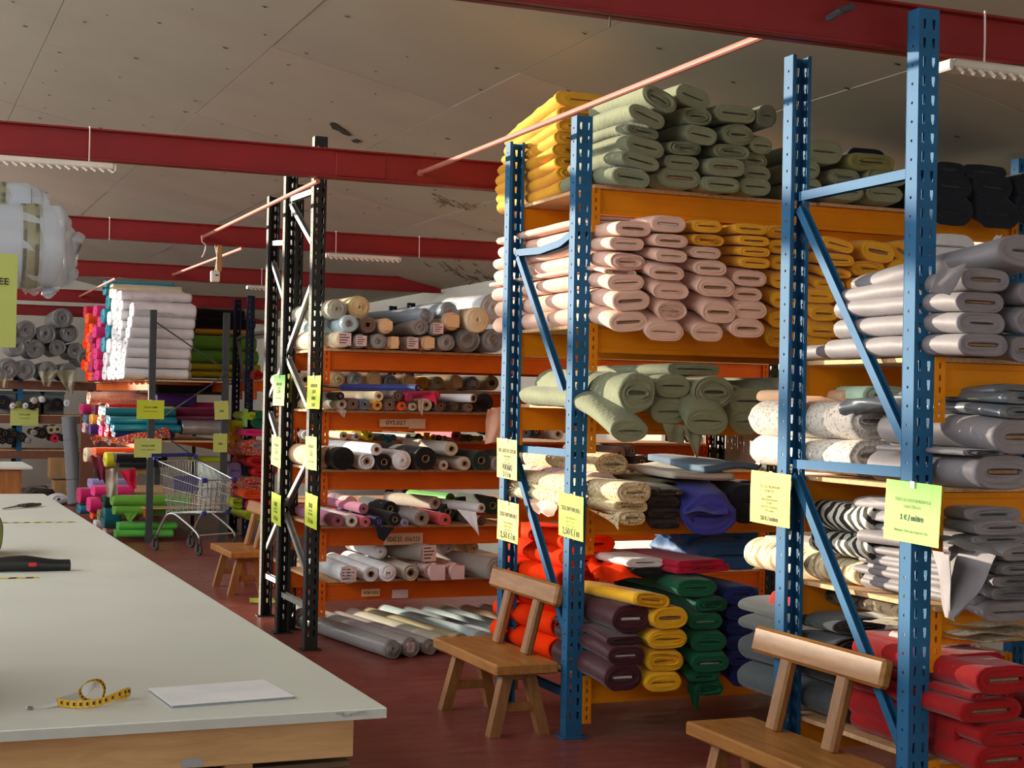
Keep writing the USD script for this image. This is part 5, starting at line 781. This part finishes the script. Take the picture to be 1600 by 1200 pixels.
rolls([(594, 866, 24, 'white_cloth', 'white lit', dict(core=False, dy=.25, L=.66)), (667, 878, 29, 'grey_roll', 'long grey labelled', dict(core=False, dx=-.3, sticker=lab(.11))), (700, 868, 24, 'white_cloth', 'white rounded', dict(core=False, dy=.35, L=.55)), (738, 862, 22, 'cream', 'cream rounded', dict(core=False, dy=.4, L=.5))], B5, 9.42, .56, .9, 'upper row', snap=False)
def floor_roll(label, m, front, back, d, wrap=None, core=True, **o):
    f, b = np.array([*front, d/2+.006]), np.array([*back, d/2+.006]); roll(label, m, f, b-f, d, np.linalg.norm(b-f), core, 'rolls on the floor under the black rack', wrap, **o)
FR = 'on the floor under the black rack'
floor_roll(f'grey plastic-wrapped roll, nearest the aisle {FR}', 'grey_roll', (2.97, 9.12), (2.78, 10.42), .115, PG, False); floor_roll(f'reddish brown roll beside the grey wrapped one {FR}', 'dusty_brown', (3.10, 9.16), (2.90, 10.5), .12, PC, True, sticker=(.05, .06, 'label_pink', True))
for i, (m, cw, fx, fy, bx, by, d, wr) in enumerate((('dusty_brown', 'dusky brown wrapped', 3.24, 9.2, 3.04, 10.55, .10, PC), ('greenish_beige', 'pale green wrapped', 3.36, 9.25, 3.16, 10.6, .11, PC), ('greenish_beige', 'yellowish wrapped', 3.49, 9.3, 3.29, 10.6, .11, PY), ('pale_blue', 'light blue', 3.63, 9.3, 3.42, 10.65, .12, PC), ('steel_blue', 'blue grey', 3.77, 9.3, 3.60, 10.65, .10, PC), ('pale_blue', 'aqua', 3.90, 9.3, 3.74, 10.65, .10, PC), ('pale_blue', 'pale aqua', 4.02, 9.3, 3.88, 10.65, .10, PC), ('peach', 'peach flecked', 4.16, 9.35, 4.02, 10.6, .11, PC), ('cream', 'cream wrapped', 4.30, 9.35, 4.17, 10.6, .11, PC), ('cream', 'beige wrapped', 4.44, 9.35, 4.32, 10.6, .11, PC))):
    floor_roll(f'{cw} roll, {ORD[i+3]} from the aisle {FR}', m, (fx, fy), (bx, by), d, wr, True)
roll('clear plastic bundle on the floor behind the black uprights', 'grey_roll', (2.76, 10.5, .075), (.1, 1, 0), .14, .5, False, None, PC)
# second bay of the black racks, seen through the middle rack
for i, (cx, cy, d, m, cw) in enumerate(((837, 720, 26, 'dusty_brown', 'mauve'), (862, 726, 24, 'pink_floral', 'pinkish'), (822, 676, 18, 'steel_blue', 'blue grey'), (838, 674, 16, 'dark_green', 'green'), (872, 678, 20, 'stone', 'grey'), (968, 709, 24, 'dusty_brown', 'dusky brown'), (940, 730, 22, 'brown_cloth', 'tan cored'), (966, 732, 20, 'dusty_brown', 'rose brown'), (988, 735, 20, 'stone', 'pale'), (1024, 728, 24, 'dark_brown', 'dark brown'), (1052, 727, 26, 'stone', 'grey white'), (1003, 722, 20, 'dark_brown', 'umber'), (988, 705, 18, 'brown_cloth', 'taupe'))):
    Y0 = 9.42; c = at(cx, cy, Y=Y0); D = at(cx, cy-d/2, Y=Y0)[2]-at(cx, cy+d/2, Y=Y0)[2]; roll(f'{cw} roll on the black rack, seen through the middle blue rack between its shelves', m, c, (0, 1, 0), D*.95, .85, True)
# ---------------------------------------------------------------- far racks
FX = np.array([1.0, 0, 0])
def fbolt(label, m, xl, xr, cy, hpx, Y0, dep=.33, core='n', cat='fabric bolt', amp=.03, group=None, **o):
    a, b = at(xl, cy, Y=Y0), at(xr, cy, Y=Y0); H = at(xl, cy-hpx/2, Y=Y0)[2]-at(xl, cy+hpx/2, Y=Y0)[2]
    return bolt(label, m, (a[0], Y0+dep/2, a[2]), FX, dep, H*.98, b[0]-a[0], core, group, amp=amp, ns=8, **o)
WS = 'tall white stacks on grey rack'
for i, (cy, h, xl, xr) in enumerate(((583, 17, 194, 296), (566, 16, 195, 297), (550, 16, 197, 299), (535, 16, 199, 302), (519, 17, 203, 304), (502, 18, 206, 306), (483, 22, 209, 308))):
    fbolt(f'white fabric bolt, {"topmost" if i == 6 else ORD[i+1]+" from bottom"}, front one of {WS}', 'white_cloth', xl, xr, cy, h, 17.32, .34, 'n', group='white bolts', ex=2.3)
q = Thing('plastic_film', 'clear plastic film draped over the front white stack', 'plastic film', at(250, 475, Y=17.4)); q.part('film', sheet(at(203, 462, Y=17.55), at(300, 478, Y=17.55), at(308, 500, Y=17.28), at(214, 484, Y=17.28), 16, 12, .012, 4, .001, 3), PC, True)
for s, (y0, nm, m, n, z1, x0) in enumerate(((17.72, 'second', 'white_cloth', 9, 2.80, 2.50), (18.12, 'third', 'white_cloth', 9, 2.84, 2.50))):
    for i in range(n):
        h = (z1-1.79)/n; bolt(f'white fabric bolt, {"topmost" if i == n-1 else ORD[i+1]+" from bottom"}, {nm} one of {WS}', m, (x0+.03*math.sin(i*3.1), y0+.17, 1.79+h*(i+.5)), FX, .36, h*.98, .80, 'n', 'white bolts', amp=.03, ns=6, ex=2.3)
for y0, nm, mats, zs, x0, n in ((18.55, 'cream and cyan', [('white_cloth', 'white')]*5+[('cream', 'cream')]*2, (1.79, 2.93), 2.52, 7), (18.95, 'cyan', [('white_cloth', 'white')]*2+[('cyan_cloth', 'cyan blue')]*4+[('cyan_cloth', 'teal blue')], (1.79, 3.0), 2.50, 7), (19.4, 'pink', [('hot_pink', 'hot pink')]*7, (1.79, 2.72), 2.46, 7), (19.8, 'magenta', [('magenta', 'magenta')]*6, (1.79, 2.5), 2.46, 6), (20.25, 'orange', [('orange_cloth', 'bright orange')]*7, (1.79, 2.66), 2.47, 7), (20.7, 'red orange', [('neon_orange', 'red orange')]*6+[('crimson', 'dark pink')], (1.79, 2.78), 2.49, 7)):
    for i in range(n):
        h = (zs[1]-zs[0])/n; m, cw = mats[i]
        bolt(f'{cw} fabric bolt, {"topmost" if i == n-1 else ORD[i+1]+" from bottom"}, {nm} stack on the far grey rack', m, (x0+.03*math.sin(i*2.7+y0), y0+.18, zs[0]+h*(i+.5)), FX, .36, h*.98, .82, 'n', f'{nm} bolts', amp=.04, ns=6, ex=2.3)
GR = 'right of the white stacks'
for i, (m, cw, xl, xr, cy, h, Y0) in enumerate((('acid_yellow', 'lower yellow', 294, 408, 584, 12, 18.9), ('acid_yellow', 'upper yellow', 295, 408, 572, 12, 18.9), ('grass_green', 'lower green', 297, 405, 556, 22, 18.9), ('grass_green', 'upper green', 303, 402, 534, 24, 18.9), ('mustard', 'thin mustard', 306, 398, 517, 10, 18.95), ('black_cloth', 'lower black', 300, 400, 503, 20, 18.95), ('black_cloth', 'upper black', 292, 384, 488, 18, 18.95))):
    fbolt(f'{cw} cloth layer in the wide pile {GR}', m, xl, xr, cy, h, Y0, .4, group='cloth layers in the wide pile', ex=3)
q = Thing('shelf_plate', 'brown shelf under the green and yellow pile', 'shelf', (3.9, 19.1, 1.76)); z = at(300, 592, Y=18.9)[2]; q.part('board', box((4.0, 19.2, z-.03), (.95, .7, .05), .003), 'beam_dull'); q.part('bracket', box((3.68, 19.5, (z-.055)/2), (.04, .04, z-.055)), 'rack_grey'); q.part('bracket', box((4.4, 19.5, (z-.055)/2), (.04, .04, z-.055)), 'rack_grey')
GS = 'middle shelf of the grey rack'
for lab_, m, xl, xr, cy, h, Y0, dep in (('teal metallic upper', 'teal', 165, 276, 643, 13, 17.6, .25), ('bright turquoise', 'teal_shiny', 172, 278, 657, 13, 17.45, .28), ('turquoise lower', 'teal_shiny', 178, 284, 669, 13, 17.4, .3), ('dark blue lowest', 'navy_cloth', 180, 272, 679, 9, 17.42, .3), ('red sequin', 'sequin_red', 170, 216, 635, 9, 17.75, .3), ('salmon sequin', 'sequin_pink', 141, 236, 622, 20, 18.4, .35), ('silver', 'silver_cloth', 285, 352, 668, 22, 17.42, .3), ('wine red upper', 'wine', 270, 352, 644, 15, 17.75, .3), ('wine red lower', 'wine', 276, 356, 657, 12, 17.6, .3), ('purple', 'purple', 246, 306, 624, 20, 17.8, .4), ('plum', 'magenta', 242, 352, 634, 12, 18.0, .4), ('black plum', 'navy_black', 246, 352, 608, 14, 17.9, .4)):
    fbolt(f'{lab_} fabric bolt, {GS}', m, xl, xr, cy, h, Y0, dep, amp=.05)
drape(f'red flowered cloth trailing over the front of the {GS}', 'cloth', 'red_floral', [A_(176, 684, 17.36), A_(262, 668, 17.36), A_(268, 684, 17.30), A_(186, 696, 17.28)], .01, 30)
r_ = random.Random(5); mm = [('sequin_red', 'red sequin'), ('navy_cloth', 'navy'), ('lime', 'lime'), ('hot_pink', 'pink'), ('sequin_pink', 'rose sequin'), ('white_cloth', 'white'), ('purple', 'purple'), ('amber', 'gold'), ('wine', 'wine'), ('pink_floral', 'flowered'), ('steel_blue', 'steel blue'), ('magenta', 'magenta')]
k = 0
for yy in (17.95, 18.6, 19.3, 20.1):
    for zz in (1.19, 1.31, 1.43):
        m, cw = mm[k]; k += 1; bolt(f'{cw} bolt end, mixed heap at left of the {GS}', m, (2.36+.05*r_.random(), yy, zz), FX, .34, .12, .75, 'm', amp=.08, ns=6)
for i, (m, cw, cs) in enumerate((('red_floral', 'pale red', [(140, 682), (160, 684), (150, 696), (146, 694)]), ('pink_floral', 'rose pink', [(158, 684), (176, 684), (172, 697), (164, 690)]))):
    drape(f'{cw} cloth corner hanging from the mixed heap on the grey rack', 'cloth', m, [A_(x, y, 18.0) for x, y in cs], .006, 40+i)
LS = 'low shelf of the grey rack'
for lab_, m, xl, xr, cy, h, Y0, dep in (('neon orange', 'orange_cloth', 150, 216, 706, 12, 18.0, .35), ('yellow boxy', 'acid_yellow', 167, 200, 719, 22, 17.6, .3), ('black upper', 'black_cloth', 182, 262, 716, 14, 17.4, .4), ('black lower', 'navy_black', 186, 262, 727, 8, 17.4, .4), ('cream crumpled', 'cream', 136, 198, 712, 22, 18.8, .4), ('yellow green', 'lime', 300, 346, 718, 9, 17.6, .3), ('tan', 'peach', 214, 236, 737, 12, 17.6, .3), ('grass green upper', 'grass_green', 177, 300, 783, 16, 17.36, .28), ('grass green lower', 'grass_green', 180, 300, 798, 15, 17.34, .28), ('light green floor, upper', 'bright_green', 186, 278, 823, 11, 17.3, .25), ('light green floor, lower', 'bright_green', 182, 272, 835, 12, 17.25, .25), ('teal green dark', 'teal', 164, 190, 810, 34, 17.7, .3), ('dark green', 'dark_green', 164, 182, 785, 20, 17.75, .3), ('hot pink upper', 'hot_pink', 148, 210, 768, 16, 18.6, .4), ('hot pink lower', 'hot_pink', 141, 203, 790, 22, 18.7, .4), ('magenta', 'magenta', 126, 188, 776, 24, 20.0, .5), ('periwinkle', 'lilac', 144, 206, 757, 14, 19.4, .5), ('teal end', 'teal_shiny', 125, 187, 797, 14, 20.0, .4), ('orange end', 'orange_cloth', 145, 207, 806, 12, 18.8, .3), ('olive end', 'olive', 156, 218, 806, 16, 18.4, .3), ('pale floral', 'pink_floral', 166, 228, 828, 12, 17.9, .3), ('white crumpled', 'white_cloth', 150, 212, 822, 16, 18.4, .3)):
    fbolt(f'{lab_} fabric bolt, {LS} beside the cart', m, xl, xr, cy, h, Y0, dep, 'm' if xr-xl < 40 else 'n', amp=.07 if xr-xl < 60 else .04)
drape(f'grey cloth hanging down over the {LS}', 'cloth', 'stone', [A_(164, 734, 17.5), A_(184, 730, 17.5), A_(184, 778, 17.45), A_(166, 776, 17.45)], .02, 50); drape(f'dark pink cloth hanging to a point, {LS}', 'cloth', 'crimson', [A_(186, 736, 17.42), A_(212, 732, 17.42), A_(213, 764, 17.4), A_(204, 762, 17.4)], .015, 51); drape(f'deep red cloth hanging left of the grey one, {LS}', 'cloth', 'wine', [A_(140, 716, 18.75), A_(164, 708, 18.75), A_(166, 756, 18.3), A_(154, 748, 18.3)], .02, 52)
drape(f'green corner dangling under the grass green bolts, {LS}', 'cloth', 'grass_green', [A_(194, 802, 17.33), A_(216, 800, 17.33), A_(204, 816, 17.32), A_(200, 814, 17.32)], .004, 53)
# colourful heap on the navy rack
NV = 'navy rack'; hp_ = [('sparkle_mix', 'glittering multicolour', 395, 700, 40, 24), ('sequin_red', 'red sequin upper', 405, 722, 40, 18), ('sequin_red', 'red sequin lower', 412, 738, 40, 14), ('sparkle_mix', 'gold and red', 400, 756, 44, 20), ('orange_cloth', 'orange', 400, 772, 40, 14), ('crimson', 'crimson', 410, 790, 44, 20), ('green_cloth', 'dark green', 412, 656, 36, 26), ('lime', 'lime', 394, 650, 14, 12), ('hot_pink', 'pink', 398, 676, 40, 10), ('silver_cloth', 'silver', 404, 697, 20, 12), ('red_cloth', 'small red', 404, 586, 14, 14), ('lime', 'lime green', 402, 806, 40, 14)]
for m, cw, cx, cy, w, h in hp_: one(f'{cw} cloth bundle in the heap on the {NV}', 17.5, cx, cy, w, h, m, 'm', .8, amp=.10, wr=5)
for m, cw, cx, cy, w, h in (('acid_yellow', 'yellow upper', 371, 668, 20, 22), ('mustard', 'yellow lower', 372, 690, 18, 26), ('lilac', 'pale lilac', 368, 736, 22, 26), ('sparkle_mix', 'glittering', 370, 762, 24, 24), ('lime', 'lime end', 372, 786, 18, 16)): one(f'{cw} bundle between the two navy uprights', 17.85, cx, cy, w, h, m, 'm', .4, amp=.10, wr=5)
# ---------------------------------------------------------------- back rack at the left
BK = 'top of back rack'
for i, (cx, cy, d) in enumerate(((12, 565, 34), (40, 568, 32), (75, 569, 30), (106, 572, 28), (28, 541, 30), (55, 545, 30), (90, 543, 26), (118, 548, 26), (12, 520, 30), (40, 516, 32), (72, 522, 30), (108, 521, 28), (98, 497, 32), (134, 560, 26))):
    Y0 = 24.7+.03*(i % 4); c = at(cx, cy, Y=Y0); D = at(cx, cy-d/2, Y=Y0)[2]-at(cx, cy+d/2, Y=Y0)[2]
    if cy > 560: c[2] = 1.825+D/2
    roll(f'grey roll in crinkled clear plastic, {ORD[i+1]} in the pile on {BK}', 'grey_dark', c, (0, 1, 0), D*.95, 1.2, True, 'plastic wrapped grey rolls', 'plastic_grey', tube_mat='cardboard')
for i, (cs, m) in enumerate((([(60, 580), (88, 580), (80, 604), (68, 604)], 'plastic_yellow'), ([(84, 578), (122, 578), (114, 616), (106, 612)], 'plastic_yellow'), ([(0, 580), (14, 580), (12, 606), (2, 606)], 'plastic_yellow'))):
    drape(f'yellowish plastic bag end hanging from the roll pile, {ORD[i+1]} from left' if i < 2 else 'yellowish plastic bag end at the far left of the roll pile', 'plastic bag', m, [A_(x, y, 24.69) for x, y in cs], .02, 60+i)
for i, (xc, w) in enumerate(((10, 26), (50, 32), (80, 34))):
    c = at(xc, 613, Y=25.4); q = Thing('storage_box', f'grey storage box on the back rack, {ORD[i+1]} from left', 'box', c); W = w/95; z = 1.29
    q.part('body', box((c[0], 25.4, z+.16), (W, .4, .32), .01), 'grey_box'); q.part('lid', box((c[0], 25.4, z+.34), (W+.03, .43, .04), .01), 'grey_box'); q.part('label', box((c[0]+.06, 25.195, z+.16), (.10, .006, .09)), 'label_pink')
BR = 'second level of the back rack'
for i, (cx, cy, d, m, cw) in enumerate(((4, 628, 20, 'navy_black', 'navy cored'), (20, 634, 9, 'white_cloth', 'white capped'), (30, 632, 10, 'olive', 'dull yellow'), (40, 634, 9, 'white_cloth', 'small white'), (54, 626, 10, 'stone', 'pale'), (66, 624, 10, 'white_cloth', 'bright white'), (50, 634, 12, 'black_cloth', 'black'), (90, 631, 17, 'black_cloth', 'black cored'), (105, 630, 11, 'white_cloth', 'grey white'), (76, 636, 9, 'dark_brown', 'brown'))):
    Y0 = 24.9; c = at(cx, cy, Y=Y0); D = d/93.; c[2] = max(c[2], 1.30+D/2); roll(f'{cw} roll, {ORD[i+1]} listed on the {BR}', m, c, (0, 1, 0), D, .8, d > 11)
BT = 'third level of the back rack'
for i, (cx, cy, d, m, cw) in enumerate(((-2, 674, 12, 'black_cloth', 'leftmost upper'), (8, 677, 12, 'black_cloth', 'second upper'), (22, 678, 13, 'black_cloth', 'third upper'), (4, 688, 11, 'black_cloth', 'leftmost lower'), (16, 688, 12, 'black_cloth', 'second lower'), (34, 683, 14, 'navy_black', 'plain navy'), (44, 688, 10, 'grey_roll', 'grey tied'), (54, 676, 9, 'grey_roll', 'slim pale'), (66, 677, 16, 'black_cloth', 'larger cored'), (80, 672, 12, 'greenish_beige', 'beige'), (90, 671, 12, 'greenish_beige', 'second beige'), (86, 685, 12, 'crimson', 'crimson crumpled'), (97, 684, 10, 'black_cloth', 'rightmost'))):
    Y0 = 24.9; c = at(cx, cy, Y=Y0); D = d/93.; c[2] = max(c[2], .75+D/2); roll(f'{cw} roll on the {BT}', m, c, (0, 1, 0), D, .8, d > 10)
for i, (cx, cy, d, m, cw) in enumerate(((16, 710, 10, 'grey_roll', 'tan'), (24, 709, 9, 'grey_roll', 'taupe'), (37, 711, 11, 'stone', 'pale cored'), (49, 709, 12, 'grey_roll', 'grey'))):
    c = at(cx, cy, Y=25.0); roll(f'{cw} roll below the third level of the back rack', m, c, (0, 1, 0), d/93., .7, True)
for i, (x0, x1, y0, y1, nm) in enumerate(((78, 106, 716, 748, 'upper'), (84, 112, 750, 780, 'lower'))):
    a, b = at(x0, y1, Y=24.6), at(x1, y0, Y=24.6); zb_ = 0.0 if nm == 'lower' else at(0+x0, 750, Y=24.6)[2]; h = b[2]-a[2]
    if nm == 'lower': a[2] = 0; h = at(x0, 750, Y=24.6)[2]-.005
    q = Thing('carton', f'brown carton under the back rack, {nm} of the two', 'box', ((a[0]+b[0])/2, 24.8, a[2])); q.part('body', box(((a[0]+b[0])/2, 24.8, a[2]+h/2), (b[0]-a[0], .4, h*.99), .006), 'carton'); q.part('packing_tape', box(((a[0]+b[0])/2, 24.598, a[2]+h/2), (.05, .004, h*.9)), 'plastic_yellow')
b_ = at(118, 790, Z=0); tp = at(108, 652, Y=b_[1]+.15); a_ = tp-b_; q = Thing('leaning_roll', 'tall dark roll in plastic leaning on the end of the back rack', 'fabric roll', b_)
mesh, *_ = form(b_+Zv*.0+np.array([0, 0, .02]), a_, .20, .20, np.linalg.norm(a_), 2.0, seed=77, amp=.02, core=(.04, .04)) if False else (None,)
mtmp = tube(np.array([b_+a_*k for k in np.linspace(0.02, 1, 14)]), .10+.006*np.sin(np.arange(14)*2.1), 18); q.part('fabric', mtmp, 'navy_black', 40); mt2 = tube(np.array([b_+a_*k for k in np.linspace(0.02, 1.01, 30)]), .108+.006*np.sin(np.arange(30)*2.9), 18); q.part('plastic_wrap', mt2, PC, 30)
b2 = at(134, 780, Z=0)+np.array([.08, .4, 0]); q = Thing('leaning_roll', 'dark roll standing behind the tall leaning one', 'fabric roll', b2); q.part('fabric', tube(np.array([b2+np.array([-.02*k, 0, 1.15*k]) for k in np.linspace(0.01, 1, 10)]), .11, 18), 'navy_black', 40); q.part('plastic_wrap', tube(np.array([b2+np.array([-.02*k, 0, 1.16*k]) for k in np.linspace(0.01, 1, 20)]), .116+.005*np.sin(np.arange(20)*2.3), 18), 'plastic_dark', 30)
for i, (cx, cy, s, m, nm) in enumerate(((60, 775, .34, 'dark_brown', 'dark brown'), (74, 768, .30, 'grey_roll', 'grey'), (90, 780, .24, 'white_cloth', 'whitish'))):
    c = at(cx, cy+8, Z=0); q = Thing('rag_heap', f'{nm} rag bundle on the floor under the back rack', 'rag', c); mesh, *_ = form(c+[0, -s/2, s*.32], (0, 1, 0), s*1.2, s*.62, s, 2.0, seed=300+i, amp=.14, wr=5, core=(.03, .03), jit=.02, cap_bulge=.05); q.part('cloth', mesh, m, True)
q = Thing('end_panel', 'brown plywood panel closing the end of the grey rack', 'panel', (2.55, 23.3, 0)); q.part('panel', box((2.9, 22.6, .75), (.5, .04, 1.5), .003), 'beam_dull'); q.part('batten', box((2.9, 22.575, 1.4), (.5, .02, .08)), 'carton')
# ---------------------------------------------------------------- wrapped white rolls sticking out at the left edge
def sack(label, xr, yt, yb, Y0, knots, sd):
    a, b = at(xr, yt, Y=Y0), at(xr, yb, Y=Y0); d = a[2]-b[2]; z = (a[2]+b[2])/2; t = Thing('wrapped_roll', label, 'fabric roll', (a[0]-.6, Y0, z))
    xf = a[0]; mesh, U, V, fr = form((xf, Y0, z), (-1, 0, 0), d*.95, d*.97, 1.5, 2.6, seed=sd, amp=.03, wr=5, core=(.06, .06), cap_bulge=.02, jit=.006, ns=20); t.part('fabric', mesh, 'sack_white', True)
    mesh, *_ = form((xf+.022, Y0, z), (-1, 0, 0), d*1.0, d*1.03, 1.53, 2.4, seed=sd+1, amp=.035, wr=6, core=(.05, .05), cap_bulge=.035, jit=.012, ns=26); t.part('plastic_wrap', mesh, 'plastic_milky', True)
    bm, *_ = form((xf-.03, Y0, z), (-1, 0, 0), d*1.03, d*1.06, .055, 2.4, seed=sd+1, amp=.03, ns=3, core=(d*.9, d*.9), recess=.001, wr=3); t.part('tape_band', bm, 'plastic_yellow', True)
    for (px, py, qx, qy, r0) in knots:
        A, B = at(px, py, Y=Y0-.03), at(qx, qy, Y=Y0-.03); n = 9; t.part('knot', tube(np.array([A+(B-A)*k+np.array([0, .01*math.sin(k*9), .004*math.sin(k*14)]) for k in np.linspace(0, 1, n)]), r0*np.array([1.2, .8, .55, .7, .9, .8, .9, 1.0, .9]), 10), 'plastic_milky', 50)
    return t
sack('big white roll in tied clear plastic at the left edge, lower', 84, 327, 450, 4.02, [(100, 388, 127, 369, .014), (98, 436, 112, 424, .022), (78, 452, 74, 458, .016)], 900); sack('white plastic-wrapped roll on top of the big tied one', 34, 288, 338, 4.12, [], 910)
q = Thing('plastic_skirt', 'loose clear plastic hanging under the big white wrapped roll', 'plastic film', at(60, 450, Y=4.0)); q.part('film', sheet(at(28, 436, Y=3.97), at(100, 440, Y=3.97), at(78, 460, Y=4.0), at(40, 462, Y=4.0), 10, 8, .012, 5, .001), PC, True)
